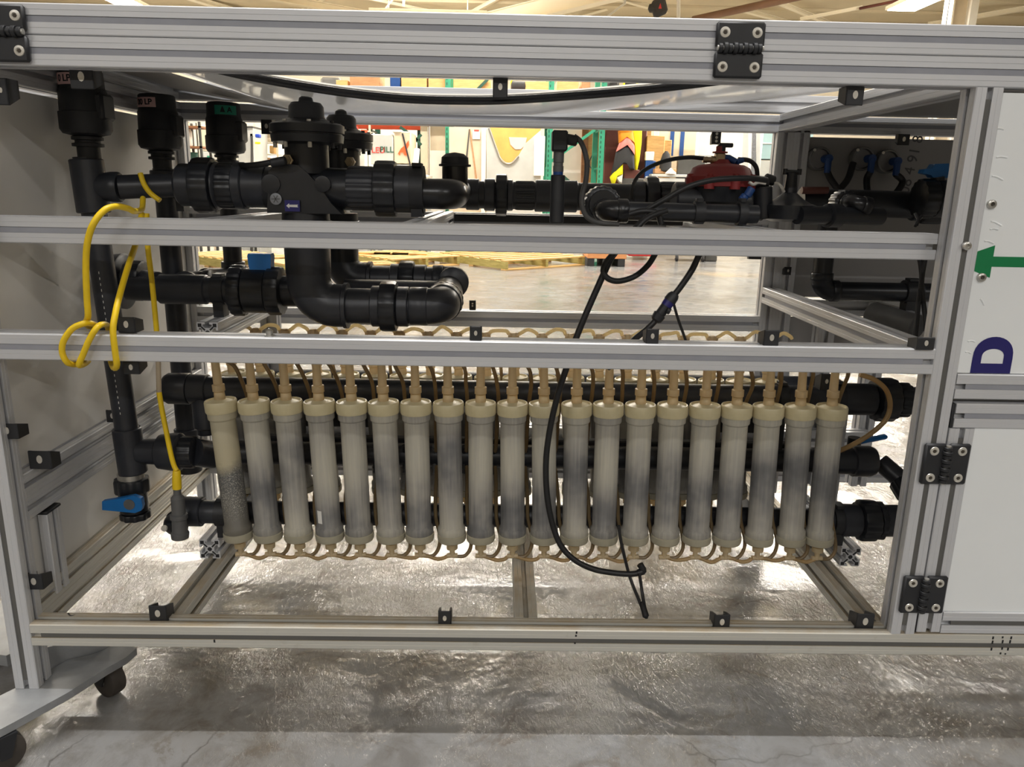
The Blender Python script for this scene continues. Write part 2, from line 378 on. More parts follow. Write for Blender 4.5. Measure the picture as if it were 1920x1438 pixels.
def text(name, body, size, o, ux, uy, m, parent, wrap=None, bold=0):
    """lettering: size mm high, lying on the plane o, ux, uy; wrap = (centre, radius) rolls it round a vertical cylinder"""
    cu = bpy.data.curves.new('lettering', 'FONT'); cu.body = body; cu.size = 1.0; cu.extrude = .01; cu.offset = bold; cu.align_x = 'CENTER'; cu.align_y = 'CENTER'
    ob = bpy.data.objects.new('lettering', cu); COL.objects.link(ob)
    me = bpy.data.meshes.new_from_object(ob.evaluated_get(bpy.context.evaluated_depsgraph_get()))
    bpy.data.objects.remove(ob)
    o, ux, uy = Vector(o), Vector(ux).normalized(), Vector(uy).normalized(); nz = ux.cross(uy)
    org = Vector(parent['org'])
    for v in me.vertices:
        c = v.co*size*1.38
        if wrap:
            ce, r = wrap; t0 = math.atan2(o.y-ce[1], o.x-ce[0]); t = t0+c.x/r
            p = Vector((ce[0]+(r+c.z)*math.cos(t), ce[1]+(r+c.z)*math.sin(t), o.z+c.y))
        else: p = o+ux*c.x+uy*c.y+nz*c.z
        v.co = (p-org)*S
    me.name = name; me.materials.clear(); me.materials.append(m)
    t = bpy.data.objects.new(name, me); COL.objects.link(t); t.parent = parent; t['org'] = org[:]
    return t

# ------------------------------------------------------------------ aluminium extrusion
P = 45.0
def prof(nw, nh):
    pts = []
    def side(o, d, n, k):
        L = k*P; c = 1.6
        q = [(c, 0)]
        for i in range(k):
            m = P*(i+.5)
            if i: q += [(m-P/2-.5, 0), (m-P/2, .7), (m-P/2+.5, 0)]
            q += [(m-13.5, 0), (m-13, .45), (m-12.5, 0), (m-5, 0), (m-5, 4.5), (m-10, 4.5), (m-10, 8), (m-5.5, 12.5),
                  (m+5.5, 12.5), (m+10, 8), (m+10, 4.5), (m+5, 4.5), (m+5, 0), (m+12.5, 0), (m+13, .45), (m+13.5, 0)]
        q.append((L-c, 0))
        for s_, dd in q: pts.append((o[0]+d[0]*s_+n[0]*dd, o[1]+d[1]*s_+n[1]*dd))
    W, H = nw*P, nh*P
    side((0, 0), (1, 0), (0, 1), nw); side((W, 0), (0, 1), (-1, 0), nh); side((W, H), (-1, 0), (0, -1), nw); side((0, H), (0, -1), (1, 0), nh)
    return pts
PR = {(1, 1): prof(1, 1), (1, 2): prof(1, 2), (2, 1): prof(2, 1)}
def rail(name, o, ux, uy, dep, par, k=(1, 1), cover=(), m=None, cm=None):
    """extrusion with its corner at o, cross-section spanned by ux, uy, pulled along dep; cover lists the faces with a slot strip"""
    o, ux, uy, dep = map(Vector, (o, ux, uy, dep))
    mb = MB(); mb.prism(PR[k], o, ux, uy, dep); r = mb.build(name, m or ALU, par, 25)
    for fc in cover:        # strip in the slot: 'x0' = the face at ux = 0
        W, H = k[0]*P, k[1]*P; e = dep.normalized()*18
        nn = k[1] if fc[0] == 'x' else k[0]
        for i in range(nn):
            c = P*(i+.5)
            a, b = {'x0': ((2, c-4.8), (3.5, c+4.8)), 'x1': ((W-3.5, c-4.8), (W-2, c+4.8)), 'y0': ((c-4.8, 2), (c+4.8, 3.5)), 'y1': ((c-4.8, H-3.5), (c+4.8, H-2))}[fc]
            MB().prism([(a[0], a[1]), (b[0], a[1]), (b[0], b[1]), (a[0], b[1])], o+e, ux, uy, dep-e*2).build('slot_cover_or_shade', cm or ALUD, r)
    return r
X_, Y_, Z_ = Vector((1, 0, 0)), Vector((0, 1, 0)), Vector((0, 0, 1))
W, D, ZT, Z1, Z2 = 1620.4, 950.7, 976.2, 747.4, 551.3
ZF = -230.0

# ------------------------------------------------------------------ the hall
MB().box((-16000, -14000, ZF-60), (18000, 20000, ZF)).build('floor', FLOOR, origin=(0, 0, ZF))['kind'] = 'structure'
for n_, a, b, m_ in (('wall_back', (-16000, 19000, ZF), (18000, 19200, 5000), WALLM), ('wall_left', (-16200, -14000, ZF), (-16000, 19200, 5000), WALLM),
                     ('wall_right', (18000, -14000, ZF), (18200, 19200, 5000), WALLM), ('wall_front', (-16000, -14200, ZF), (18000, -14000, 5000), WALLM),
                     ('ceiling', (-16200, -14200, 4900), (18200, 19200, 5000), CEIL)):
    MB().box(a, b).build(n_, m_)['kind'] = 'structure'

# ------------------------------------------------------------------ machine frame (one thing; every rail, post, panel and clip a part)
FR = thing('filter_skid', (W/2, D/2, ZF), 'silver slotted aluminium frame of the big open machine bay on casters', 'frame')
# front
rail('front_rail', (-700, 0, ZT), Y_, Z_, X_*2900, FR, cover=('x0',))
rail('front_rail', (-700, P, Z1-P-3), Y_, Z_, X_*(W+700), FR, cover=('x0',))
rail('front_rail', (-700, 0, Z2-P), Y_, Z_, X_*(W+700), FR, cover=('x0',))
rail('front_rail', (0, 0, -P), Y_, Z_, X_*2200, FR, m=ALUDUST, cover=('x0',), cm=SLOTSHADE)
rail('front_post', (-P, 0, -137), X_, Y_, Z_*(ZT+137), FR, cover=('y0',), cm=SLOTSHADE)
rail('front_post', (W, 0, 0), X_, Y_, Z_*ZT, FR, cover=('y0',), cm=SLOTSHADE)
# back
for x0, k in ((-P, (1, 1)), (W, (2, 1))): rail('back_post', (x0, D-P, -137), X_, Y_, Z_*(ZT+137), FR, k)
rail('back_rail', (-P, D-P, 970.4), Y_, Z_, X_*2900, FR, cover=('x0',))
rail('back_rail', (0, D-P, 740-P), Y_, Z_, X_*W, FR, cover=('x0',))
rail('back_rail', (0, D-P, 463-P), Y_, Z_, X_*W, FR, cover=('x0',))
rail('back_rail', (0, D-P, -P), Y_, Z_, X_*2200, FR)
# left side
rail('side_rail', (-P, P, ZT-6), X_, Z_, Y_*(D-2*P), FR)
rail('side_rail', (-P, P, 190), X_, Z_, Y_*(D-2*P), FR, (1, 2))
rail('side_rail', (-P, P, -P), X_, Z_, Y_*(D-2*P), FR, (1, 2), m=ALUDUST)
MB().box((-26, P-3, 283), (-20, D-P+3, 962), .8).build('side_panel', DIRTW, FR)
MB().box((-26, P, 47), (-20, D-P, 189), .8).build('side_panel', DIRTW, FR)
st = rail('side_stile', (-P+3, 92, 12), X_, Y_, Z_*168, FR)
MB().box((-P+1, 90, 180), (5, 139, 186), 1.5).build('end_cap', BLK, st)
# right side, towards the next bay
rail('side_rail', (W, P, ZT-3), X_, Z_, Y_*(D-2*P), FR)
rail('side_rail', (W, P, Z2-P-4), X_, Z_, Y_*(D-2*P), FR, cover=('x0',))
# bottom cross beams and pipe-rack beams
for x0 in (217, 906, 1586): rail('cross_beam', (x0, P, -P-(8 if x0 < 900 else 0)), X_, Z_, Y_*(D-2*P), FR, m=ALUDUST)
def end_holes(r, x, y, z):
    mb = MB()
    for cx in (6.5, 38.5):
        for cz in (6.5, 38.5): mb.prism([(cx-4, cz-4), (cx+4, cz-4), (cx+4, cz+4), (cx-4, cz+4)], (x, y-.4, z), X_, Z_, Y_*.3)
    mb.prism([(22.5+5*math.cos(t*math.pi/5), 22.5+5*math.sin(t*math.pi/5)) for t in range(10)], (x, y-.4, z), X_, Z_, Y_*.3)
    for a_ in range(4):
        t = a_*math.pi/2+math.pi/4; c, s_ = math.cos(t), math.sin(t); q = Vector((22.5+c*12.5, 22.5+s_*12.5))
        mb.prism([(q.x-c*5-s_*1.8, q.y-s_*5+c*1.8), (q.x-c*5+s_*1.8, q.y-s_*5-c*1.8), (q.x+c*5+s_*1.8, q.y+s_*5-c*1.8), (q.x+c*5-s_*1.8, q.y+s_*5+c*1.8)], (x, y-.4, z), X_, Z_, Y_*.3)
    mb.build('end_cavity', BLK, r)['kind'] = 'stuff'
for x0 in (208, 1645): end_holes(rail('rack_foot', (x0, 287, -7.5), X_, Z_, Y_*320, FR), x0, 287, -7.5)
for x0 in (325, 690): rail('cross_beam', (x0, 2*P, Z1-P-4), X_, Z_, Y_*(D-3*P), FR)
rail('cross_beam', (1330, 2*P, Z1-P-4), X_, Z_, Y_*(D-3*P), FR)
rb = at(368, 604, 345)
end_holes(rail('rack_beam', (rb.x, 345, rb.z-P), X_, Z_, Y_*420, FR), rb.x, 345, rb.z-P)
rail('rack_post', (rb.x+3, 765, 0), X_, Y_, Z_*(rb.z-P), FR)
rail('rack_post', (1600, 700, 0), X_, Y_, Z_*420, FR)
rail('rack_post', (1668, 480, 0), X_, Y_, Z_*330, FR)
rail('rack_beam', (300, 720, 128), Y_, Z_, X_*1600, FR)
# next bay to the right: back panel, mid rails, floor-level dark panel
MB().box((W+92, D-24, 519), (2900, D-20, 962), .6).build('back_panel', DARKP, FR)
MB().box((W+92, D-24, 330), (2900, D-20, 460), .6).build('back_panel', DARKP, FR)
rail('back_rail', (W+90, D-P, 468), Y_, Z_, X_*1200, FR)
bb = at(1640, 578, 860)
rail('side_rail', (bb.x, 300, 466), X_, Z_, Y_*600, FR)
rail('rack_post', (1735, 760, 0), X_, Y_, Z_*462, FR); rail('rack_post', (1880, 760, 0), X_, Y_, Z_*462, FR)
MB().box((W+P+1, D-50, ZT+40), (2900, 60, ZT+44), .5).build('bay_top', DARKP, FR)
MB().box((2880, P, -40), (2884, D-P, 1010), .5).build('bay_side', DARKP, FR)
# cabinet rail beside the right post
rail('front_rail', (W+P+1, 0, 463), Y_, Z_, X_*500, FR, cover=('x0',))

def clip(u, v, Y, du, dv, slope=.35, m=BLK, par=FR, up=1, name='panel_clip', holes=1):
    """black bracket seen about du x dv pixels across: face plate with slot, two cheeks running back"""
    c = at(u, v, Y); w_, h_ = mm(du, c)/2, mm(dv, c)/2
    if Y > 300: dpt = 16
    else: dpt = 30
    mb = MB().box((c.x-w_, c.y-3, c.z-h_), (c.x+w_, c.y, c.z+h_), 1.5)
    for sx in (-1, 1):
        x0 = c.x+sx*w_*.86
        mb.prism([(0, -h_), (0, h_), (dpt, h_*(.35 if up > 0 else 1)), (dpt, -h_*(1 if up > 0 else .35))], (x0-2, c.y-.5, c.z), Y_, Z_, X_*4)
    o = mb.build(name, m, par, 30)
    s = MB(); r = min(w_, h_)*.3
    for k in range(holes):
        z = c.z+h_*.1-(k-(holes-1)/2)*r*2.6
        s.prism([(r*math.cos(t*math.pi/6), r*(1.5 if holes == 1 else 1)*math.sin(t*math.pi/6)) for t in range(12)], (c.x, c.y-3.0, z), X_, Z_, Y_*-.8)
    s.build('slot_screw', BOLT, o)
    return o
for a in ((154, 146, 40, 44, 40), (938, 165, 22, 27, 36), (1602, 180, 20, 33, 34)): clip(*a, up=-1)
for a in ((892, 625.5, 10, 21, 29), (1223, 631, 10, 23, 30), (1446, 634, 10, 28, 31), (1735, 644, -4, 33, 24), (238, 609, 24, 32, 30)): clip(*a)
clip(247, 689, 24, 30, 25, up=-1)
clip(297, 1150, 22, 33, 34); clip(834, 1159, 22, 24, 32); clip(1353, 1166, 22, 30, 32); clip(1621, 1165, 24, 34, 34)
clip(15, 808, 20, 40, 30); clip(65, 1090, 22, 32, 32); clip(76, 862, 62, 42, 36); clip(212, 780, 330, 24, 24)
clip(4, 172, 40, 22, 48, up=-1)
clip(886, 572, D-P-4, 11, 18, holes=2); clip(502, 590, D-P-4, 20, 26, up=-1); clip(1416, 479, D-P-5, 24, 14, holes=1); clip(1343, 259, D-P-5, 17, 23, holes=3)
clip(500, 238, D-P-4, 20, 26, up=-1); clip(1477, 508, D-P-30, 12, 15); clip(1694, 262, D-P-30, 22, 20, up=-1)
clip(1549, 716, 299, 20, 32)
b_ = at(505, 622, 20); MB().lathe(b_+Vector((0, 0, -8)), Z_, [(0, 9), (3, 9), (3.5, 6), (10, 6), (14, 2)], 12).build('rail_bolt', STEEL, FR)
b_ = at(1811, 461, -2); MB().lathe(b_, -Y_, [(0, 7), (5, 7), (6, 5), (6, 3.4), (3, 3.2)], 14).build('rail_bolt', STEEL, FR)
MB().tube([at(128, 1150, 40), at(133, 1155, 32), at(143, 1153, 38)], 1.6, 6).build('wire_scrap', GCAB, FR)

for u, v, hh_ in ((1081, 1186, 5), (1080, 1192, 4), (1078, 1206, 3), (402, 1202, 6), (1862, 1196, 6), (1861, 1204, 7), (1859, 1217, 6), (1880, 1195, 4), (1880, 1203, 7), (1879, 1216, 5), (1896, 1196, 6), (1894, 1203, 7), (1890, 1217, 6), (1876, 1225, 4), (1885, 1226, 3)):
    q = at(u, v, -.2); MB().box((q.x-1.6, -.35, q.z-hh_/2), (q.x+1.6, .2, q.z+hh_/2)).build('ink_tick', INK, FR)
# lid: upper front rail, hinged to the frame
LID = thing('lid_frame', (W/2, 0, ZT+P), 'upper aluminium rail of the hinged lid along the top front edge', 'lid')
rail('lid_rail', (-700, 0, ZT+P+.8), Y_, Z_, X_*2900, LID, cover=('x0',))
rail('lid_rail', (-P-3, P, ZT+P+.8), X_, Z_, Y_*(D-2*P), LID)
rail('lid_rail', (-700, D-P, ZT+P+.8), Y_, Z_, X_*2900, LID)

# sagging deck sheet with its black gasket
def interp(pts, x):
    if x <= pts[0][0]: return pts[0][1]
    for (a, p), (b, q) in zip(pts, pts[1:]):
        if x <= b:
            t = (x-a)/(b-a); t2 = t
            return p+(q-p)*t2
    return pts[-1][1]
gpx = ((410, 134), (470, 147), (540, 160), (620, 173), (700, 183), (780, 189.5), (870, 191.5), (940, 191), (1050, 184.5), (1200, 172), (1330, 157), (1420, 146))
near = [(315, at(310, 128, 60).z)]+[(q.x, q.z-2) for q in (at(u, v, 60) for u, v in gpx)]+[(W, at(1420, 146, 60).z+12)]
far = [(q.x, q.z) for q in (at(u, v, 880) for u, v in ((500, 201), (550, 207), (600, 211), (700, 213), (815, 214.5), (1000, 216), (1150, 206), (1300, 196), (1500, 184)))]
x0, x1 = 315, W-10
rows = []
for j in range(13):
    t = j/12
    rows.append([Vector((x0+(x1-x0)*i/70, 60+t*(880-60), (interp(near, x0+(x1-x0)*i/70)*(1-t)+interp(far, x0+(x1-x0)*i/70)*t))) for i in range(71)])
sm = MB().grid(rows); top = [[p+Vector((0, 0, 3)) for p in r] for r in rows]; sm.grid(top)
n_ = 71
for j in (0, 12):
    sm.grid([rows[j], top[j]])
SH = sm.build('deck_sheet', SHEET, ang=60)
tag(SH, 'glossy grey flexible sheet sagging under the lid between the top rails', 'sheet')
gk = [at(u, v, 52) for u, v in gpx]
gm = MB()
for dz, r in ((0, 4.2), (5.5, 3.6)): gm.tube([p+Vector((0, 0, dz)) for p in gk], r, 8, 4)
G = gm.build('edge_gasket', GLOSSB, SH)
MB().tube([p+Vector((0, 6, 11)) for p in gk], 3, 6, 4).build('edge_strip', WHT, SH)
zl0, zl1 = at(310, 137, 62).z, interp(far, 315)
q4 = [[Vector((-2, 62, 1046)), Vector((314, 62, zl0))], [Vector((-2, D-P-2, 1046)), Vector((314, D-P-2, zl1))]]
mb = MB().grid(q4).grid([[p+Z_*3 for p in r] for r in q4])
for i, j in (((0, 0), (0, 1)), ((0, 1), (1, 1)), ((1, 1), (1, 0)), ((1, 0), (0, 0))): mb.grid([[q4[i[0]][i[1]], q4[j[0]][j[1]]], [q4[i[0]][i[1]]+Z_*3, q4[j[0]][j[1]]+Z_*3]])
mb.build('top_plate', DARKP, FR)

# hinges
def hinge(org, rot, label, name='hinge'):
    o = Vector(org); a, b = (X_, Z_) if not rot else (Z_, -X_)      # a along the knuckles, b across them
    h = thing(name, o, label, 'hinge', None)
    w_, L = 38, 40
    for s_ in (-1, 1):
        c = o+b*(s_*(L/2+2))-Y_*4.5
        MB().obox(c, (a*w_, b*(L/2-1), Y_*4.5), 3).build('leaf', BLK, h)
        for e in (-1, 1):
            q = o+a*(e*25)+b*(s_*25)-Y_*9
            sc = MB().lathe(q, -Y_, [(0, 8.2), (1.2, 7.6), (1.4, 4.2), (.3, 3.6)], 18).build('screw', BOLT, h)
            MB().lathe(q-Y_*.5, -Y_, [(0, 3.4), (.5, 3.2)], 6).build('socket', HOLE, sc)
    for k in range(9):
        p0 = o+a*(-34+k*7.6)-Y_*(11 if k % 2 else 10)+b*2
        MB().cyl(p0, p0+a*6.4, 8.6 if k % 2 else 7.2, n=16, c=.8).build('knuckle', BLK, h)
    MB().cyl(o-a*36-Y_*10.5+b*2, o+a*36-Y_*10.5+b*2, 4.4, n=12).build('pin', STEEL, h)
    return h
h1 = at(1384, 95, 0); h0 = at(8, 62, 0); h2 = at(1776, 868, 0); h3 = at(1737, 1112, 0)
hinge((h1.x, -.5, ZT+P), 0, 'black plastic hinge joining the two long top rails, right of centre')
hinge((h0.x, -.5, ZT+P), 0, 'black plastic hinge on the top rails, cut off by the left picture edge')
hinge((W+P+1, -.5, h2.z), 1, 'upper black hinge of the white cabinet door at the right post')
hinge((W+P+1, -.5, h3.z), 1, 'lower black hinge of the white cabinet door near the bottom rail')

# upper white cabinet panel with arrow and letter
CP = thing('cabinet_cladding', (W+400, 4, 510), 'upper white cabinet panel with green arrow and navy letter D', 'panel')
MB().box((W+P+.5, 4, 509), (2200, 9, ZT-7), .8).build('panel_sheet', WHITE, CP)
for u, v in ((1859, 383), (1840, 520)):
    q = at(u, v, 2); sc = MB().lathe(q+Y_*2, -Y_, [(0, 7.5), (5, 7.2), (6, 5.8), (6, 3.6), (3, 3.4)], 18).build('screw', STEEL, CP)
    MB().lathe(q-Y_*1.2, -Y_, [(0, 3.2), (.5, 3.2)], 6).build('socket', HOLE, sc)
for i, (u, v, l_, tl) in enumerate(((1866, 242, 14, 0), (1868, 295, 18, 0), (1860, 330, 20, -.3), (1858, 415, 20, -.35), (1856, 430, 14, 0), (1846, 452, 16, -.2), (1838, 560, 14, -.9), (1815, 640, 12, 0), (1810, 660, 10, -.2))):
    q = at(u, v, 3.6); dx = Vector((math.cos(tl), 0, math.sin(tl)))*l_
    MB().tube([q, q+dx*.4+Z_*1.5, q+dx], 1.5, 6, 3).build('film_bubble', WHITE, CP)
A0 = at(1830, 490, 3.4)
MB().prism([(0, 16.5), (28, 27), (28, 8.5), (520, 8.5), (520, -8.5), (28, -8.5), (28, -27), (0, -16.5)], A0, X_, Z_, Y_*.6).build('arrow', ARROW, CP)
dl, dr, dt = at(1816, 702, 3.4), at(1891, 702, 3.4), at(1865, 632, 3.4)
wD, hD, cx = dr.x-dl.x, dt.z-509, (dl.x+dr.x)/2+2
def dshape(w_, y0, h_, n=16): return [(-w_/2, y0)]+[(-w_/2*math.cos(math.pi*i/n), y0+h_*.42+(h_*.58)*math.sin(math.pi*i/n)**.8) for i in range(n+1)]+[(w_/2, y0)]
outer = dshape(wD, 0, hD); inner = dshape(wD*.55, hD*.27, hD*.40)
mb = MB(); n_ = len(outer); o_ = Vector((cx, 3.4, 509.5))
vs = [o_+X_*p[0]+Z_*p[1] for p in outer]+[o_+X_*p[0]+Z_*p[1] for p in inner]
mb.add(vs, [(i, (i+1) % n_, n_+(i+1) % n_, n_+i) for i in range(n_)]); mb.build('letter_d', NAVY, CP)

# cabinet door
DR = thing('cabinet_hatch', (W+P+300, 0, 2), 'white cabinet door with aluminium frame hinged on the right post', 'door')
xs = W+P+3; zt = at(1820, 757, 0).z
rail('door_stile', (xs, 0, 5), X_, Y_, Z_*(zt-P-6), DR, cover=('y0',), cm=SLOTSHADE)
r_ = rail('door_rail', (xs+5, 0, zt-P), Y_, Z_, X_*500, DR, cover=('x0',)); MB().box((xs-1, 2, zt-P), (xs+5, P-2, zt-1), 1).build('end_cap', BLK, r_)
r_ = rail('door_rail', (xs+P+1, 0, 2), Y_, Z_, X_*460, DR, cover=('x0',), cm=SLOTSHADE)
MB().box((xs-2, 1, 3), (xs-.2, P, 70), .3).build('edge_seal', BLK, DR)
MB().box((xs+P-4, 4, P+2), (xs+520, 9, zt-P), .8).build('door_panel', WHITE, DR)

# caster base under the left post
CB = thing('caster_base', (10, 20, ZF), 'grey cast iron caster base carrying the left front post', 'caster base')
def outline(pts, z0, z1, c=0): return MB().prism([(p[0], p[1]) for p in pts], (0, 0, z0), X_, Y_, (0, 0, z1-z0))
arm = [(-40, -150), (-14, -132), (10, -95), (60, -10), (96, 70), (116, 106), (122, 138), (100, 150), (68, 146), (50, 120), (36, 110), (4, 96), (-22, 40), (-60, -20), (-130, -50), (-230, -70), (-240, -110), (-160, -125), (-80, -150)]
outline(arm, -153, -137.5).build('arm', CAST, CB)
MB().lathe((-40, -95, -139), Z_, [(0, 20), (2, 20), (3, 16), (3, 7), (9, 6), (9, .5)], 24).build('stud', CAST, CB)
MB().lathe((-190, -90, -139), Z_, [(0, 20), (2, 20), (3, 16), (3, 7), (9, 6), (9, .5)], 24).build('stud', CAST, CB)
outline([(-60, 60), (10, 100), (60, 140), (60, 156), (-60, 156)], -150, -100).build('upright_web', CAST, CB)
for (x, y, dirx, diry) in ((70, 116, .5, .87), (-16, -100, .75, -.66)):
    ax = Vector((dirx, diry, 0)); c = Vector((x, y, ZF+37))
    wl = MB().lathe(c-ax*17, ax, [(0, 10), (0, 30), (3, 36), (8, 37), (26, 37), (31, 36), (34, 30), (34, 10)], 28).build('wheel', RUBBER, CB)
    MB().lathe(c-ax*19, ax, [(0, 9), (38, 9)], 12).build('axle', STEEL, wl)
    fk = MB()
    for s_ in (-1, 1):
        t_ = Vector((-diry, dirx, 0)); q = c+ax*(s_*20)
        fk.prism([(-24, 37), (24, 37), (10, -8), (-6, -8)], q-ax*1.5, t_, Z_, ax*3)
    fk.obox(c+Z_*36, (ax*22, Vector((-diry, dirx, 0))*24, Z_*2)); fk.build('fork', BLK, CB)
# second caster base on the far side of the post, seen under the left rail
CB2 = thing('caster_base', (-150, 300, ZF), 'dark grey caster base in shade behind the left post', 'caster base')
outline([(-330, 150), (-130, 110), (-110, 150), (-120, 250), (-180, 330), (-330, 320)], -165, -140).build('arm', CAST, CB2)
q = Vector((-220, 230, ZF+34)); wl = MB().lathe(q-X_*16, X_, [(0, 8), (0, 28), (4, 34), (28, 34), (32, 28), (32, 8)], 24).build('wheel', RUBBER, CB2)
MB().box((q.x-22, q.y-20, ZF+34), (q.x-18, q.y+20, -164)).box((q.x+18, q.y-20, ZF+34), (q.x+22, q.y+20, -164)).build('fork', BLK, CB2)
# dark column standing behind the left base

# ------------------------------------------------------------------ filter columns
ORD = ['first', 'second', 'third', 'fourth', 'fifth', 'sixth', 'seventh', 'eighth', 'ninth', 'tenth', 'eleventh', 'twelfth', 'thirteenth',
       'fourteenth', 'fifteenth', 'sixteenth', 'seventeenth', 'eighteenth', 'nineteenth', 'twentieth']
def make_column(hoses=True):
    r = thing('filter_column', (0, 0, 0), 'x', 'filter')
    MB().lathe((0, 0, 52), Z_, [(0, 20), (0, 29), (3, 30.6), (16, 30.8), (22, 26.6), (262, 26.6), (266, 30), (282, 30.6), (284, 20)], 26).build('tube', TUBE, r)
    MB().lathe((0, 0, 332), Z_, [(0, 24), (0, 32.4), (3, 33.4), (22, 33.6), (25, 32.2), (25.5, 30), (21, 28.5), (27, 13), (28, 2)], 28).build('top_cap', CAP, r)
    MB().lathe((0, 0, 32), Z_, [(0, 4), (1, 22), (5, 30.4), (9, 32), (21, 32.3), (23, 29)], 28).build('bottom_cap', LOWCAP, r)
    f = MB().lathe((0, 0, 355), Z_, [(0, 12), (20, 11), (21, 8), (22, 13), (36, 13), (37, 9.5), (62, 9), (100, 8), (112, 9), (116, 7)], 14)
    f.lathe((-14, 0, 464), X_, [(0, 6), (28, 6)], 10)
    f.build('top_fitting', FIT, r)
    f = MB().lathe((0, 0, 34), -Z_, [(0, 8), (7, 8), (7.5, 12.5), (19, 12.5), (19.5, 6), (38, 6), (40, 4)], 12)
    f.lathe((-12, 0, -2), X_, [(0, 5.4), (24, 5.4)], 10)
    f.build('bottom_fitting', FIT, r)
    return r
SP = 69.3
YT_, KT = 250, .97          # front row plane and size against the modelled column
XT0, XT1 = at(411, 738, YT_).x, at(1562, 740, YT_).x
ST = (XT1-XT0)/19
def link(c, k, back=False):
    """hoses from this column to the next and to the middle manifold"""
    j = random.uniform
    MB().tube([(8, 0, 464), (18, -2, 468+j(0, 6)), (36, -4, 476+j(-4, 6)), (54, -2, 472+j(-4, 4)), (SP-10, 0, 464)], 4.6, 8, 4).build('top_hose', LITHOSE, c)
    if not back or k % 2:
        MB().tube([(6, 4, 446), (20, 8, 446+j(-8, 4)), (34+j(-8, 4), 14, 420), (40+j(-8, 4), 28, 372), (37, 44, 300), (34, 46, 240), (30, 56, 216)] if back else [(6, 4, 446), (20, 10, 446+j(-8, 4)), (34+j(-8, 4), 20, 425), (40+j(-6, 3), 36, 390), (38, 58, 345), (35, 72, 290), (33, 88, 235), (31, 104, 210)], 4.4, 8, 4).build('return_hose', SHADEHOSE, c)
    if not back:
        MB().tube([(31, 106, 172), (33, 72, 148), (34, 30, 122), (35, 20, 80), (42+j(-2, 3), 8, 40), (41, 2, 14), (28, 0, -3), (9, 0, -4)], 4.2, 8, 4).build('drain_hose', SHADEHOSE, c)
    if k in (7, 13) and not back: return
    if k < 19: MB().tube([(8, -1, -3), (20, -1, -6+j(-2, 2)), (38, -1, -10+j(-4, 2)), (54, -1, -9+j(-3, 3)), (SP-9, 0, -4)], 4.4, 8, 4).build('bottom_hose', HOSE, c)
base = make_column()
pos = [(410, 447), (475, 505), (538, 563), (600, 622), (662, 678), (720, 735), (782, 790), (843, 850), (905, 905), (963, 963), (1020, 1020), (1083, 1078), (1142, 1132), (1203, 1190), (1263, 1248), (1326, 1308), (1385, 1364), (1443, 1423), (1503, 1483), (1562, 1535)]
extra = {0: 'yellowish upper half and dark speckled lower half', 3: 'with a small white sticker near its foot', 12: 'behind the thin black cord', 10: 'crossed by the long black cable', 19: 'beside the right manifold union'}
for row in (0, 1):
    for i, (u0, u1) in enumerate(pos):
        c = base if (row, i) == (0, 0) else copy_tree(base)
        if row == 0:
            a, b = at(u0, 738, YT_), at(u1, 1008, YT_); lean = b.x-a.x; c.rotation_euler = (0, -math.atan2(lean, a.z-b.z), 0); x = XT0+ST*i+(a.x-(XT0+ST*i))*.4+lean*1.15; y, dz = YT_, 25+i*.35; c.scale = (KT, KT, KT)
            lab = ORD[i]+' frosted filter column from the left end of the front row'
            if i in extra: lab = ORD[i]+' front row filter column from left, '+extra[i]
            if i == 19: lab = 'last front row filter column on the right, beside the manifold union'
            c['group'] = 'front row of filter columns'
        else:
            x, y, dz = 232+SP*i*1.005, 560, 10
            lab = ORD[i]+' filter column from the left end of the half-hidden rear row'
            c['group'] = 'rear row of filter columns'
        c['label'] = lab; c['org'] = (x, y, dz); c.location = Vector((x, y, dz))*S
        c['i'] = i; c['row'] = row
        if (row, i) == (0, 0): speck = c
for ch in speck.children:
    if ch.name.startswith('tube'): ch.data = ch.data.copy(); ch.data.materials[0] = TUBE1
cols = [o for o in COL.objects if o.name.startswith('filter_column')]
for c in cols:
    org = Vector(c['org']); c['org'] = (0, 0, 0); link(c, c['i'], c['row'] == 1); c['org'] = org[:]
    if c['row'] == 0 and c['i'] == 3:
        c['org'] = (0, 0, 0); MB().grid([[Vector((27.3*math.sin(t), -27.3*math.cos(t), z)) for t in (-.75, -.6, -.45, -.3)] for z in (84, 114)]).build('sticker', PAPER, c); c['org'] = org[:]
    del c['i'], c['row']

# ------------------------------------------------------------------ pipes and valves: helpers
def pipe(pts, r, name, m, par, n=20, sub=6): return MB().tube(pts, r, n, sub).build(name, m, par, 50)
def sock(a, b, r, par, name='socket', m=PVC, c=2): return MB().cyl(a, b, r, n=24, c=c).build(name, m, par)
def nut(a, d, L, r, par, name='union_nut', m=PVC2, rib=2.2, n=12):
    return MB().lathe(a, d, [(0, r*.8), (L*.06, r*.97), (L*.16, r), (L*.84, r), (L*.94, r*.97), (L, r*.8)], rib=rib, ribn=n).build(name, m, par, 30)
def elbow(p, d0, d1, r, R, par, name='elbow', m=PVC, ext=12, lip=3):
    """bend at p: comes in along d0, leaves along d1, with a socket at each end"""
    p, d0, d1 = Vector(p), Vector(d0).normalized(), Vector(d1).normalized()
    mb = MB(); pts = [p-d0*(R+ext)]
    for k in range(9):
        t = k/8*math.pi/2; pts.append(p-d0*R+d1*R-d1*(R*math.cos(t))+d0*(R*math.sin(t)))
    pts.append(p+d1*(R+ext)); mb.tube(pts, r, 24, 1)
    if lip:
        mb.cyl(pts[0]-d0*2, pts[0]+d0*ext*1.2, r+lip, n=24, c=1.5); mb.cyl(pts[-1]+d1*2, pts[-1]-d1*ext*1.2, r+lip, n=24, c=1.5)
    return mb.build(name, m, par, 50)
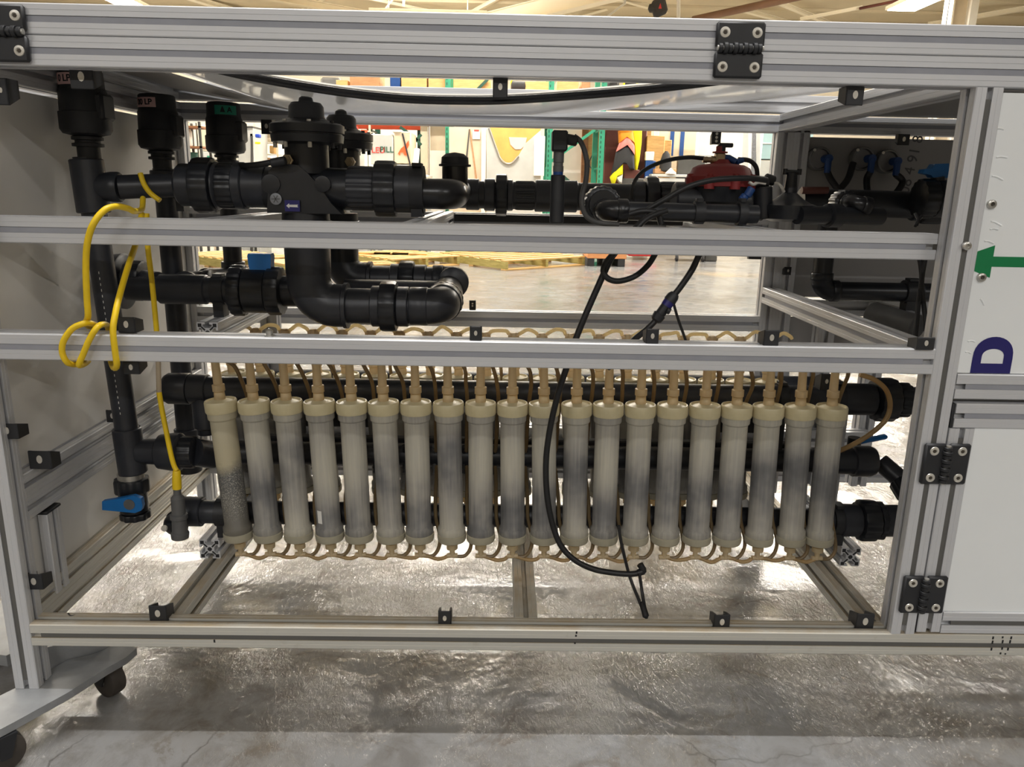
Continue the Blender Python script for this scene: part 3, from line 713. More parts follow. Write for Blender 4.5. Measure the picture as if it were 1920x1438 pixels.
def clamp(c, ax, r, foot, par, name='pipe_clamp', wd=11):
    """pipe support: ring half round the pipe and a foot going down to height foot"""
    c, ax = Vector(c), Vector(ax).normalized(); t = Z_.cross(ax); mb = MB()
    mb.cyl(c-ax*wd, c+ax*wd, r+4, n=20)
    mb.prism([(-r*.75, 0), (r*.75, 0), (r*.6, foot-c.z), (-r*.6, foot-c.z)], c-ax*wd*.8, t, Z_, ax*wd*1.6)
    mb.obox(c+Z_*(r+5), (ax*wd*.7, t*r*.5, Z_*4), 1)
    return mb.build(name, BLK, par)

# ------------------------------------------------------------------ manifolds behind the columns
YM = 385
t0 = at(307, 728, YM); z = t0.z
zm_ = at(600, 850, YM).z
MT = thing('top_manifold', (170, YM, z), 'upper horizontal black manifold pipe behind the filter column caps', 'pipe')
xa, xr = t0.x, at(1588, 738, YM).x
MB().cyl((xa+30, YM, z), (xr, YM, z), 29, n=24).build('pipe', PVC, MT)
MB().lathe((xa, YM, z), X_, [(0, 20), (4, 30), (12, 35), (56, 35.5), (58, 34)], 26).build('end_cap', PVC, MT)
sock((xa+58, YM, z), (xa+100, YM, z), 33, MT, 'tee_socket')
MB().cyl((xa+88, YM, z-10), (xa+88, YM, z-90), 27, n=20, c=2).build('tee_branch', PVC, MT)
MB().cyl((xa+88, YM, z-90), (xa+88, YM, z-105), 20, n=20).build('down_pipe', PVC, MT)
clamp((xr-150, YM, z), X_, 30, zm_+30, MT)
sock((xr-40, YM, z), (xr+60, YM, z), 36, MT); nut((xr+62, YM, z), X_, 48, 50, MT)
nut((xr+112, YM, z), X_, 30, 40, MT, n=14); MB().cyl((xr+120, YM, z), (xr+330, YM, z), 30, n=20).build('outlet_pipe', PVC, MT)
clamp((xr-28, YM, z), X_, 36, zm_+38, MT, wd=14)
zm = at(600, 850, YM).z
MM = thing('middle_manifold', (170, YM, zm), 'middle horizontal black manifold pipe with hose barbs behind the front columns', 'pipe')
xm = at(1565, 855, YM).x
MB().cyl((225, YM, zm), (xm+10, YM, zm), 27, n=24).build('pipe', PVC, MM)
for i in range(20):
    x = XT0+ST*i+31
    b = MB().lathe((x, YM-18, zm+14), (0, -.6, .8), [(0, 6), (14, 6), (14, 4.5), (24, 4.5)], 10); b.lathe((x, YM-18, zm-14), (0, -.6, -.8), [(0, 6), (14, 6), (14, 4.5), (24, 4.5)], 10)
    b.build('hose_barb', GREYP if i % 3 == 0 else BLK, MM)
MB().lathe((xm, YM, zm), X_, [(0, 30), (40, 31), (42, 36), (82, 36), (92, 32), (97, 22)], 26).build('end_cap', PVC, MM)
MB().box((330, YM+28, zm-34), (xm-60, YM+52, zm+30), 3).build('rack_plate', BLK, MM)
ea, eb, ec = at(1650, 866, YM+60), at(1690, 900, YM+20), at(1712, 935, YM-20)
MB().cyl(ea, eb, 22, n=20).build('outlet_pipe', PVC, MM); nut(eb, ec-eb, 44, 31, MM); MB().cyl(eb+(ec-eb).normalized()*44, eb+(ec-eb)*1.9, 22, n=20).build('outlet_pipe', PVC, MM)
YB = 312
zb = at(600, 962, YB).z
MBt = thing('bottom_manifold', (170, YB, zb), 'lower horizontal black manifold pipe clamped to the two rack feet', 'pipe')
xb = at(343, 952, YB).x; xe = at(1590, 972, YB).x
MB().cyl((xb+20, YB, zb), (xe, YB, zb), 26, n=24).build('pipe', PVC, MBt)
MB().lathe((xb, YB, zb), X_, [(0, 24), (3, 33), (42, 33), (44, 31)], 26).build('end_cap', PVC, MBt)
clamp((at(407, 962, YB-34).x, YB, zb), X_, 28, 39, MBt, wd=12); clamp((at(1581, 990, YB-34).x, YB, zb), X_, 30, 39, MBt, wd=14)
sock((xe-20, YB, zb), (xe+22, YB, zb), 37, MBt); nut((xe+22, YB, zb), X_, 40, 47, MBt, n=14); nut((xe+62, YB, zb), X_, 14, 44, MBt, n=10)
sock((xe+76, YB, zb), (xe+118, YB, zb), 36, MBt); MB().cyl((xe+110, YB, zb), (xe+300, YB, zb), 28, n=20).build('outlet_pipe', PVC, MBt)
# rear manifold under the second row
MR = thing('rear_manifold', (230, 640, 300), 'black manifold pipe behind the rear row of filter columns', 'pipe')
MB().cyl((200, 640, 318), (1700, 640, 322), 27, n=20).build('pipe', PVC, MR)
for a_, b_ in ((330, 620), (1120, 1560)): MB().box((a_, 648, 190), (b_, 660, 300), 2).build('rack_plate', BLK, MR)
MB().cyl((200, 640, 110), (1700, 640, 112), 25, n=20).build('lower_pipe', PVC, MR)
# loose hose at the right end
tag(MB().tube([at(1612, 702, 330), at(1640, 712, 325), at(1662, 732, 315), at(1669, 760, 310), at(1660, 788, 308), at(1630, 815, 312), at(1598, 834, 322), at(1572, 846, 340)], 5.4, 10, 5).build('loop_hose', HOSE),
    'tan hose looping down from the last column to the middle manifold', 'hose')
# blue valve lever at the right behind the hose
LV = thing('blue_lever_valve', at(1640, 840, 520), 'ball valve with a flat blue lever behind the right manifold end', 'valve')
a, b = at(1612, 828, 480), at(1662, 818, 480)
MB().obox((a+b)/2, ((b-a)/2, Y_*9, Z_*5), 3).build('handle', BLUE, LV)
MB().cyl(at(1600, 842, 500), at(1600, 842, 500)+Z_*30, 16, n=18).build('stem', BLK, LV); sock(at(1585, 868, 520), at(1625, 868, 520), 24, LV, 'body')

# ------------------------------------------------------------------ risers on the left, with flow sensors
YA = 355; YS = 325
def flow_sensor(u, v0, Y, label, sc, ltext, lmat, lang, group=None):
    """lathe of the sensor head; sc scales the pixel measures to the nearest head"""
    p = at(u, v0, Y); k = sc
    s = thing('flow_sensor', (p.x, p.y, p.z-165*k), label, 'sensor', 'flow sensors on the risers')
    MB().lathe(p, -Z_, [(0, 10), (0, 38*k), (3, 41*k), (32*k, 42*k), (36*k, 43*k)], 26).build('head_cap', BLK, s)
    MB().lathe(p-Z_*36*k, -Z_, [(0, 43*k), (4*k, 45*k), (44*k, 46*k), (45*k, 49*k), (78*k, 49*k), (86*k, 44*k), (90*k, 28*k)], 26).build('body', BLK, s)
    MB().box((p.x+20*k, p.y-26*k, p.z-96*k), (p.x+51*k, p.y+26*k, p.z-44*k), 5).build('terminal_box', BLK, s)
    MB().lathe(p-Z_*126*k, -Z_, [(0, 24*k), (2, 30*k), (8*k, 30*k), (9*k, 24*k), (14*k, 24*k), (15*k, 30*k), (21*k, 30*k), (22*k, 22*k), (46*k, 22*k)], 24).build('neck', BLK, s)
    c = (p.x, p.y); r = 42.6*k; a0 = lang
    lab = MB().grid([[Vector((c[0]+r*math.cos(a0+t), c[1]+r*math.sin(a0+t), zz)) for t in [x*.12-.66 for x in range(12)]] for zz in (p.z-31*k, p.z-9*k)]).build('label_strip', lmat, s)
    text('lettering', ltext, 13*k, (c[0]+r*math.cos(a0), c[1]+r*math.sin(a0), p.z-20*k), X_, Z_, INK, s, wrap=(c, r+.5), bold=.02)
    return p, p.z-172*k
pa, za = flow_sensor(150, 132, YS, 'nearest flow sensor under the top rail with pink label reading 0 LP', .97, '0 LP', PINK, -1.9)
pb, zb2 = flow_sensor(293, 178, 650, 'middle flow sensor by the left wall with pink label reading 00 LP', 1.0, '00 LP', PINK, -1.9)
pc, zc = flow_sensor(418, 193, 800, 'rear flow sensor with a green label beside the black valve', 1.0, 'Δ A', GREENL, -1.1)
RA = thing('riser_pipe', (45, YS, 90), 'nearest vertical dark pipe along the left wall, with two tees', 'pipe')
ra, rc = at(157, 270, YS), at(243, 840, YS)
def RX(z): return rc.x+(ra.x-rc.x)*(z-rc.z)/(ra.z-rc.z)
def RP_(z): return Vector((RX(z), YS, z))
zt1 = at(180, 350, YS).z; zt2 = at(243, 846, YS).z; xA = RX(zt2); xU = RX(zt1)
MB().cyl(RP_(zt2), RP_(za+4), 24, n=24).build('pipe', PVC, RA)
MB().cyl(RP_(zt1-52), RP_(za), 32, n=24, c=2).build('upper_tee', PVC, RA)
MB().lathe((xU+20, YS, zt1), X_, [(0, 26), (24, 30), (38, 30), (42, 27)], 24).build('tee_branch', PVC, RA)
MB().cyl(RP_(zt2-50), RP_(zt2+54), 30, n=24, c=2).build('lower_tee', PVC, RA)
MB().lathe((xA+20, YS, zt2), X_, [(0, 27), (40, 29), (44, 26)], 24).build('tee_branch', PVC, RA)
pts = MB()
for k in range(26): pts.box((RX(320+k*12)+3, YS-24.6, 320+k*12), (RX(320+k*12)+4.2, YS-23.8, 325+k*12))
pts.build('printed_line', PAPER, RA)['kind'] = 'stuff'
MB().lathe((xA+62, YS, zt2), X_, [(0, 26), (4, 38), (32, 42), (48, 42), (54, 34)], 24).build('reducer', PVC, RA)
nut((xA+110, YS, zt2), X_, 34, 36, RA, rib=1.5, n=16); MB().cyl((xA+140, YS, zt2), (225, YM-20, zm), 31, n=22).build('branch_pipe', PVC, RA)
# drain valve under the riser
DV = thing('drain_valve', (xA, YS, 60), 'ball valve with blue lever under the nearest riser pipe', 'valve')
zv = zt2-50
nut((xA-4, YS, zv-12), -Z_, 34, 37, DV, n=10); MB().lathe((xA-4, YS, zv), -Z_, [(0, 28), (14, 28)], 20).build('thread', STEEL, DV)
MB().cyl((xA-4, YS, zv-44), (xA-4, YS, zv-92), 30, n=22, c=3).build('body', PVC2, DV); nut((xA-3, YS, zv-92), -Z_, 16, 33, DV, n=10)
hb = at(247, 942, YS-46); MB().cyl((hb.x, YS-20, hb.z), (hb.x, YS-44, hb.z), 17, n=18).build('stem', BLK, DV)
lv = MB().prism([(28, -3), (26, 14), (10, 20), (-16, 14), (-58, 6), (-60, -14), (-14, -18), (10, -20), (24, -14)], (hb.x, YS-45, hb.z), X_, Z_, Y_*-12).build('lever', BLUE, DV)
MB().cyl((hb.x, YS-57, hb.z), (hb.x, YS-58.5, hb.z), 12, n=20).build('lever_cap', GREYP, lv)
RB = thing('riser_pipe', (pb.x, 650, 0), 'middle vertical dark pipe along the left wall, half hidden', 'pipe')
MB().cyl((pb.x+2, 650, 60), (pb.x+2, 650, zb2+4), 25, n=22).build('pipe', PVC, RB); MB().cyl((pb.x+2, 650, 770), (pb.x+2, 650, zb2), 32, n=22, c=2).build('upper_tee', PVC, RB)
MB().cyl((pb.x+2, 650, 180), (pb.x+2, 650, 60), 31, n=22, c=2).build('lower_tee', PVC, RB)
RC = thing('riser_pipe', (pc.x, 800, 0), 'rear vertical dark pipe seen through the back opening', 'pipe')
q = at(437, 490, 800)
MB().cyl((q.x, 800, q.z-40), (q.x, 800, zc), 24, n=22).build('pipe', PVC, RC); MB().cyl((q.x, 800, q.z-60), (q.x, 800, q.z), 31, n=22, c=2).build('socket', PVC, RC)
e1, e2, e3 = at(378, 525, 700), at(425, 512, 760), at(445, 512, 800)
elbow(e1+Vector((0, -60, 0)), Y_*1, X_*1+Z_*.02, 30, 34, RC); MB().cyl(e1+Vector((20, -26, 6)), Vector((q.x, 800, q.z-45)), 27, n=22).build('cross_pipe', PVC, RC)

# ------------------------------------------------------------------ upper inlet run and the two diaphragm valves
z1 = at(600, 352, YA).z
def U(u, Y=YA, v=352): return at(u, v, Y).x
IN = thing('inlet_union', (150, YA, z1), 'big black ribbed union on the upper pipe left of the front valve', 'pipe fitting')
MB().cyl((xU+60, YS, zt1), (U(340), YA, z1), 24, n=22).build('pipe', PVC, IN)
sock((U(336), YA, z1), (U(372), YA, z1), 43, IN, c=6); nut((U(366), YA, z1), X_, U(406)-U(366), 56, IN, n=18, rib=1.2)
sock((U(404), YA, z1), (U(414), YA, z1), 48, IN, c=4); nut((U(412), YA, z1), X_, U(446)-U(412), 47, IN, rib=1.6, n=22)
sock((U(444), YA, z1), (U(462), YA, z1), 48, IN); sock((U(460), YA, z1), (U(504), YA, z1), 43, IN)
clamp((U(318), YA+60, z1-4), X_, 26, Z1-2, IN, wd=10)
def diaphragm_valve(cx, Y, z, k, label):
    """cross-shaped plastic body, round flanged bonnet with domed cover"""
    v = thing('diaphragm_valve', (cx, Y, z-55*k), label, 'valve', 'diaphragm control valves')
    MB().cyl((cx-95*k, Y, z), (cx+100*k, Y, z), 45*k, n=28, c=4).build('body', PVC2, v)
    MB().prism([(-78, -52), (82, -52), (60, -30), (36, 6), (10, 34), (-8, 48), (-52, 52), (-70, 34)], (cx, Y-52*k, z), X_*k, Z_*k, Y_*104*k).build('body_shell', PVC2, v)
    MB().cyl((cx, Y, z+30*k), (cx, Y, z+96*k), 47*k, n=28, c=2).build('throat', PVC2, v)
    zb_ = z+92*k
    MB().lathe((cx+3*k, Y, zb_), Z_, [(0, 60*k), (4*k, 76*k), (20*k, 78*k), (21*k, 74*k), (23*k, 74*k), (24*k, 79*k), (40*k, 79*k), (44*k, 72*k), (46*k, 56*k)], 32).build('flange', PVC2, v)
    MB().lathe((cx+3*k, Y, zb_+44*k), Z_, [(0, 60*k), (5*k, 52*k), (9*k, 41*k), (14*k, 38*k), (34*k, 37*k), (42*k, 31*k), (44*k, 16*k), (52*k, 14*k), (56*k, 8*k), (57*k, 1)], 30).build('cover', PVC2, v)
    for i in range(8):
        t = i*math.pi/4+.3; p = Vector((cx+3*k+68*k*math.cos(t), Y+68*k*math.sin(t), zb_-8*k))
        MB().cyl(p, p+Z_*56*k, 4.5*k, n=8).build('flange_bolt', BOLT if i in (4, 5, 6) else BLK, v)
    for dx, dz, r in ((-66, 8, 20), (44, 10, 17)):
        MB().lathe((cx+dx*k, Y-48*k, z+dz*k), -Y_, [(0, r*k), (8*k, r*k), (9*k, r*.6*k)], 20).build('boss', PVC2, v)
    return v
V1 = diaphragm_valve(U(578), YA, z1-2, .94, 'front black diaphragm valve with grey badge and blue arrow label')
p = at(517, 373, YA-54); MB().lathe(p+Y_*3, -Y_, [(0, 11.6), (3, 11.6), (3.6, 10)], 24).build('badge', BADGE, V1)
for t in range(3):
    dd = Vector((math.cos(t*math.pi/3), 0, math.sin(t*math.pi/3))); MB().obox(p-Y_*1, (dd*8, dd.cross(Y_)*.8, Y_*.5)).build('badge_mark', GREYP, V1)
p = at(548, 386, YA-54); MB().box((p.x-15, YA-54, p.z-11), (p.x+15, YA-52, p.z+11)).build('arrow_label', NAVY, V1)
MB().prism([(-12, 0), (-6, 5), (-6, 2.2), (12, 2.6), (10, 0), (12, -2.6), (-6, -2.2), (-6, -5)], (p.x, YA-54.1, p.z), X_, Z_, Y_*-.5).build('label_arrow', PAPER, V1)
p = at(537, 300, YA-50); nn = MB().lathe(p+Y_*20, -Y_, [(0, 12), (16, 12), (17, 9), (24, 9)], 6).build('pilot_nipple', BRASS, V1)
MB().tube([at(534, 301, YA-62), at(512, 304, YA-70), at(480, 309, YA-60), at(452, 311, YA-20), at(430, 309, YA+30)], 6, 10, 5).build('pilot_hose', CABLE, V1)
MB().cyl(at(536, 301, YA-74), at(508, 306, YA-74), 9, n=14, c=2).build('hose_end', BLK, V1)
V2 = diaphragm_valve(at(640, 300, 650).x, 650, at(640, 352, 650).z, .94, 'rear black diaphragm valve, mostly hidden behind the front one')
p = at(655, 303, 600); MB().lathe(p+Y_*20, -Y_, [(0, 12), (16, 12), (17, 8), (24, 8)], 6).build('pilot_nipple', BRASS, V2)
OU = thing('outlet_union', (560, YA, z1), 'black ribbed union and clamp right of the front valve', 'pipe fitting')
nut((U(652), YA, z1), X_, U(706)-U(652), 45, OU, rib=1.4, n=24, m=PVC); nut((U(703), YA, z1), X_, U(745)-U(703), 57, OU, n=16)
sock((U(742), YA, z1), (U(772), YA, z1), 48, OU); clamp((U(783), YA, z1), X_, 44, Z1-2, OU, wd=14)
EL = thing('outlet_elbow', (700, YA, z1), 'glossy dark elbow turning back behind the union', 'pipe fitting')
z1e = at(835, 364, YA).z
elbow((U(848), YA, z1e), X_, Y_, 31, 30, EL, ext=70, lip=0, m=GLOSSB); MB().cyl((U(848), YA+80, z1e), (U(848), 640, z1e+6), 30, n=22).build('pipe', PVC, EL)
p = at(853, 330, 500); MB().lathe((p.x, 500, p.z-40), Z_, [(0, 29), (68, 29)], 24).build('vent_pipe', GLOSSB, EL)
MB().lathe((p.x, 500, p.z+20), Z_, [(0, 30), (1, 36), (5, 36), (6, 31), (20, 30), (28, 20), (31, 2)], 26).build('vent_cap', BLK, EL)
# blue diaphragm reducer hangs: lower elbows out of the valves
def lower_elbow(cx, Y, ztop, vline, label, k, uend, unions):
    t = thing('lower_elbow', (cx, Y, at(700, vline, Y).z-60), label, 'pipe fitting', 'lower elbows')
    zl = at(640, vline, Y).z
    MB().lathe((cx, Y, ztop), -Z_, [(0, 48*k), (30*k, 50*k), (32*k, 53*k), (62*k, 53*k), (64*k, 48*k), (130*k, 47*k)], 26).build('upper_union', PVC2, t)
    nut((cx, Y, ztop-18*k), -Z_, 44*k, 54*k, t, n=20, rib=1.4)
    elbow((cx, Y, zl), -Z_, X_, 46*k, 56*k, t, ext=24, lip=0)
    MB().lathe((cx+72*k, Y, zl), X_, [(0, 46*k), (2, 49*k), (10, 49*k), (11, 40*k)], 26).build('lip', PVC, t)
    return t, zl
L1, zl1 = lower_elbow(at(578, 500, YA).x, YA, z1-46, 573, 'big dark elbow below the front valve turning right', 1.0, 0, 0)
UN = thing('lower_union', (560, YA, zl1-50), 'front lower black union and elbow running right below the middle rail', 'pipe fitting')
MB().cyl((U(640), YA, zl1), (U(700), YA, zl1), 38, n=24).build('pipe', PVC, UN); sock((U(692), YA, zl1), (U(710), YA, zl1), 44, UN)
nut((U(708), YA, zl1), X_, U(742)-U(708), 54, UN, n=14, rib=1.4); sock((U(742), YA, zl1), (U(764), YA, zl1), 43, UN); MB().cyl((U(760), YA, zl1), (U(800), YA, zl1), 36, n=24).build('spigot', PVC, UN)
elbow((U(828), YA, zl1+2), X_, Y_+Z_*.05, 39, 36, UN, ext=30, lip=2); MB().cyl((U(828), YA+60, zl1+4), (U(826), 600, zl1+6), 36, n=24).build('return_pipe', GLOSSB, UN)
nut((U(828), YA+66, zl1+4), Y_, 20, 43, UN, n=20, rib=1)
L2, zl2 = lower_elbow(at(640, 480, 650).x, 650, z1-60, 522, 'dark elbow below the rear valve, hidden by the front one', .9, 0, 0)
UR = thing('lower_union', (620, 650, zl2-40), 'rear lower black union and pipe behind the front lower union', 'pipe fitting')
def V(u): return at(u, 525, 650).x
MB().cyl((V(690), 650, zl2), (V(735), 650, zl2), 33, n=22).build('pipe', PVC, UR); sock((V(733), 650, zl2), (V(750), 650, zl2), 39, UR); nut((V(749), 650, zl2), X_, V(778)-V(749), 47, UR, n=14, rib=1.4)
sock((V(777), 650, zl2), (V(800), 650, zl2), 38, UR); MB().cyl((V(797), 650, zl2), (V(850), 650, zl2), 33, n=22).build('spigot', PVC, UR)
elbow((V(852), 650, zl2), X_, -Y_, 36, 32, UR, ext=20, lip=2); MB().cyl((V(660), 560, zl2-25), (V(850), 560, zl2-25), 34, n=22).build('parallel_pipe', PVC, UR)
# lower feed from the wall flange through the blue valve
zf = at(330, 545, YA).z
WF = thing('wall_feed_pipe', (-20, YA, zf-40), 'dark feed pipe out of the flange on the left wall', 'pipe')
xw = -18
MB().lathe((xw, 500, zf), X_, [(0, 62), (20, 64), (24, 58)], 30).build('wall_flange', PVC, WF); nut((xw+40, 470, zf+6), X_, 40, 46, WF, n=16, rib=1)
MB().cyl((xw+20, 490, zf+3), (xw+120, 440, zf), 30, n=22).build('pipe', PVC, WF)
xf = lambda u: at(u, 545, 430).x; YF = 430; zf2 = at(380, 543, YF).z
MB().cyl((xf(240), YF, zf2), (xf(305), YF, zf2), 27, n=22).build('pipe', PVC, WF); MB().cyl((xf(300), YF, zf2), (xf(390), YF, zf2), 33, n=22, c=3).build('coupling', PVC, WF); MB().cyl((xf(388), YF, zf2), (xf(440), YF, zf2), 29, n=22).build('pipe', PVC, WF)
clamp((xf(412), YF, zf2), X_, 28, rb.z, WF, wd=14)
BV = thing('ball_valve', (xf(480), YF, zf2-50), 'black ball valve with blue square handle left of the big elbow', 'valve')
nut((xf(436), YF, zf2), X_, xf(462)-xf(436), 57, BV, n=20, rib=2.4); MB().cyl((xf(460), YF, zf2), (xf(505), YF, zf2), 50, n=28, c=3).build('body', PVC2, BV)
nut((xf(503), YF, zf2), X_, xf(532)-xf(503), 54, BV, n=16, rib=1.5)
hh = at(490, 492, YF)
MB().cyl((xf(530), YF, zf2), (xf(600), YF, zf2), 34, n=22).build('outlet_spigot', PVC2, BV)
MB().prism([(-17, -30), (17, -30), (24, -10), (26, 15), (24, 20), (-24, 20), (-26, 15), (-24, -10)], (hh.x, YF-14, hh.z), X_, Z_, Y_*28).build('handle', BLUE, BV)
MB().cyl((hh.x, YF, hh.z-26), (hh.x, YF, zf2+20), 20, n=20).build('stem', PVC2, BV)

# ------------------------------------------------------------------ back line to the right
YK = 640
z3 = at(1000, 367, YK).z
K = lambda u: at(u, 367, YK).x
BL = thing('back_pipe_run', (K(900), YK, z3-40), 'long black pipe run with union behind the pressure sensor', 'pipe')
MB().cyl((K(850), YK, z3), (K(1300), YK, z3), 33, n=24).build('pipe', PVC2, BL)
sock((K(874), YK, z3), (K(899), YK, z3), 37, BL); sock((K(908), YK, z3), (K(928), YK, z3), 38, BL); nut((K(929), YK, z3), X_, K(951)-K(929), 50, BL, n=14, rib=1.4)
sock((K(951), YK, z3), (K(962), YK, z3), 37, BL); nut((K(964), YK, z3), X_, K(1003)-K(964), 35, BL, n=20, rib=2); sock((K(1003), YK, z3), (K(1082), YK, z3), 38, BL)
sock((K(1184), YK, z3), (K(1207), YK, z3), 40, BL); nut((K(1207), YK, z3), X_, K(1232)-K(1207), 52, BL, n=14, rib=1.4); nut((K(1232), YK, z3), X_, K(1290)-K(1232), 40, BL, n=24, rib=2)
MB().box((K(850), YK+30, z3-66), (K(1290), YK+60, z3-48), 2).build('support_plate', BLK, BL)
# pressure sensor
PS = thing('pressure_sensor', at(1045, 415, 215), 'upright pressure sensor with angled black plug and grey cable', 'sensor')
a0, a1, a2, a3, a4 = (at(1047, v, 215) for v in (245, 282, 322, 328, 418))
xs_ = at(1046, 340, 215).x
MB().cyl((xs_, 215, a4.z), (xs_, 215, a3.z), 13.6, n=22, c=1.5).build('lower_sleeve', BLK, PS); MB().cyl((xs_, 215, a3.z), (xs_, 215, a2.z), 9.4, n=20).build('blue_ring', DBLUE, PS)
MB().lathe((xs_, 215, a2.z), Z_, [(0, 10), (10, 10), (11, 9), (16, 9), (17, 10), (a1.z-a2.z, 10)], 20).build('steel_body', GREYP, PS)
MB().box((xs_-14, 198, a1.z-2), (xs_+15, 232, a0.z), 3).build('plug', BLK, PS); MB().cyl((xs_+10, 215, a0.z-14), (xs_+34, 215, a0.z-18), 10, n=14, c=2).build('cable_gland', BLK, PS)
MB().tube([at(1076, 255, 215), at(1090, 268, 215), at(1100, 300, 220), at(1099, 335, 225), at(1092, 365, 230), at(1092, 388, 232), at(1102, 408, 235), at(1125, 418, 240), at(1160, 421, 244)], 5, 10, 5).build('cable', GCAB, PS)
# elbow with round nut facing front and the near right-hand line
YE = 260
zE = at(1200, 398, YE).z
EX = lambda u: at(u, 398, YE).x
ER = thing('front_elbow', at(1132, 395, YE), 'black elbow with round nut pointing at the viewer, by the black cables', 'pipe fitting')
c = at(1131, 384, 300); nut((c.x, 350, c.z), -Y_, 46, 38, ER, n=18, rib=1.6); MB().lathe((c.x, 306, c.z), -Y_, [(0, 30), (10, 28)], 24).build('nut_face', PVC2, ER)
c2 = at(1137, 395, YE); elbow((c2.x, YE, c2.z), -Y_, X_, 21, 24, ER, ext=16, lip=2.5, m=GLOSSB)
MB().cyl((c2.x+30, YE, c2.z), (EX(1420), YE, at(1420, 402, YE).z), 18, n=20).build('pipe', PVC2, ER)
clamp((EX(1310), YE, c2.z), X_, 18, Z1-2, ER, wd=10); clamp((EX(1390), YE, c2.z), X_, 20, Z1-2, ER, wd=8)
# red-bonnet pilot valve
YR = 420
RV = thing('pilot_valve', at(1345, 410, YR), 'black valve with dark red bonnet and pilot tubing', 'valve')
zr = at(1345, 378, YR).z; xr_ = at(1347, 378, YR).x
MB().cyl((at(1262, 378, YR).x, YR, zr), (at(1432, 378, YR).x, YR, zr), 40, n=26, c=4).build('body', PVC2, RV)
MB().lathe((xr_, YR, zr), Z_, [(0, 58), (20, 62), (40, 66), (44, 66)], 28).build('bowl', PVC2, RV)
zt_ = at(1347, 346, YR-60).z
MB().lathe((xr_, YR, zr+30), Z_, [(0, 60), (2, 70), (22, 72), (26, 67), (40, 60), (46, 48), (50, 20), (58, 14), (59, 2)], 30).build('bonnet', RED, RV)
for i in range(8):
    t = i*math.pi/4+.2; q = Vector((xr_+68*math.cos(t), YR+68*math.sin(t), zr+26)); MB().lathe(q, Z_, [(0, 11), (22, 11), (26, 7), (31, 7)], 12).build('lug', RED, RV)
q = at(1349, 300, YR); MB().box((q.x-10, YR-10, q.z-22), (q.x+10, YR+10, q.z+14), 2).build('pilot_block', BRASS, RV)
MB().lathe((q.x, YR, q.z+14), Z_, [(0, 16), (3, 16), (4, 9), (14, 9)], 16).build('pilot_collar', RED, RV)
MB().box((q.x-4, YR-6, q.z+26), (q.x+26, YR+6, q.z+35), 2).cyl((q.x+2, YR, q.z+16), (q.x+2, YR, q.z+30), 9, n=14).build('pilot_knob', BLK, RV)
MB().lathe((q.x-10, YR, q.z), -X_, [(0, 8), (8, 8), (9, 6), (16, 6), (17, 7), (26, 6)], 14).build('brass_fitting', BRASS, RV)
q1, q2 = at(1353, 295, YR), at(1380, 304, YR-6)
MB().cyl(q1, at(1368, 296, YR), 6.5, n=14).cyl(at(1366, 296, YR), q2, 7, n=14).cyl(q2, at(1392, 300, YR), 6, n=14).build('blue_elbow', DBLUE, RV)
MB().tube([at(1320, 297, YR), at(1290, 295, YR), at(1250, 301, YR+10), at(1215, 315, YR+30), at(1195, 332, YR+50), at(1186, 352, YR+80), at(1184, 372, YR+100)], 4.4, 8, 5).build('pilot_tube', CABLE, RV)
MB().tube([at(1384, 299, YR), at(1405, 301, YR), at(1417, 312, YR), at(1420, 328, YR), at(1419, 348, YR), at(1412, 372, YR-10), at(1405, 395, YR-20)], 5, 8, 5).build('pilot_tube', CABLE, RV)
MB().tube([at(1378, 305, YR), at(1392, 322, YR-6), at(1412, 332, YR-20), at(1440, 336, YR-30)], 5, 8, 5).build('pilot_tube', CABLE, RV)
MB().cyl(at(1434, 334, YR-30), at(1452, 340, YR-30), 11, n=14, c=2).build('hose_end', BLK, RV)
for a_, b_ in (((1410, 352), (1400, 368)), ((1398, 366), (1390, 376))):
    MB().cyl(at(*a_, YR-85), at(*b_, YR-85), 8.5, n=14, c=1.5).build('blue_fitting', DBLUE, RV)
MB().cyl(at(1386, 374, YR-88), at(1394, 374, YR-88), 7, n=14, c=1).build('blue_fitting', DBLUE, RV)
MB().tube([at(1404, 341, YR-70), at(1412, 346, YR-72), at(1422, 342, YR-74), at(1436, 344, YR-76)], 3.4, 8, 4).build('steel_link', BOLT, RV)
# T-handle valve
TV = thing('handwheel_valve', at(1480, 415, 380), 'black valve with upright T handle right of the red bonnet', 'valve')
YT = 380; zt_ = at(1480, 392, YT).z; xt = at(1478, 392, YT).x
MB().lathe((xt, YT, zt_-26), Z_, [(0, 34), (6, 52), (28, 56), (34, 56), (38, 44), (46, 30), (58, 16), (60, 13)], 28).build('body', PVC2, TV)
tp = at(1480, 322, YT).z; MB().cyl((xt, YT, zt_+28), (xt, YT, tp-2), 14, 11, n=18).build('stem', PVC2, TV)
MB().box((xt-17, YT-6, tp-4), (xt+17, YT+6, tp+4), 3).cyl((xt-15, YT, tp+6), (xt-15, YT, tp-6), 5, n=12).cyl((xt+15, YT, tp+6), (xt+15, YT, tp-6), 5, n=12).build('t_handle', PVC2, TV)
MB().cyl(at(1415, 345, YT), at(1440, 345, YT), 9, n=14).cyl(at(1430, 350, YT), at(1430, 410, YT), 20, n=18, c=2).build('pilot_housing', PVC2, TV)
MB().tube([at(1452, 344, YT-20), at(1462, 346, YT-24), at(1470, 360, YT-20)], 3.2, 8, 4).build('steel_link', BOLT, TV)
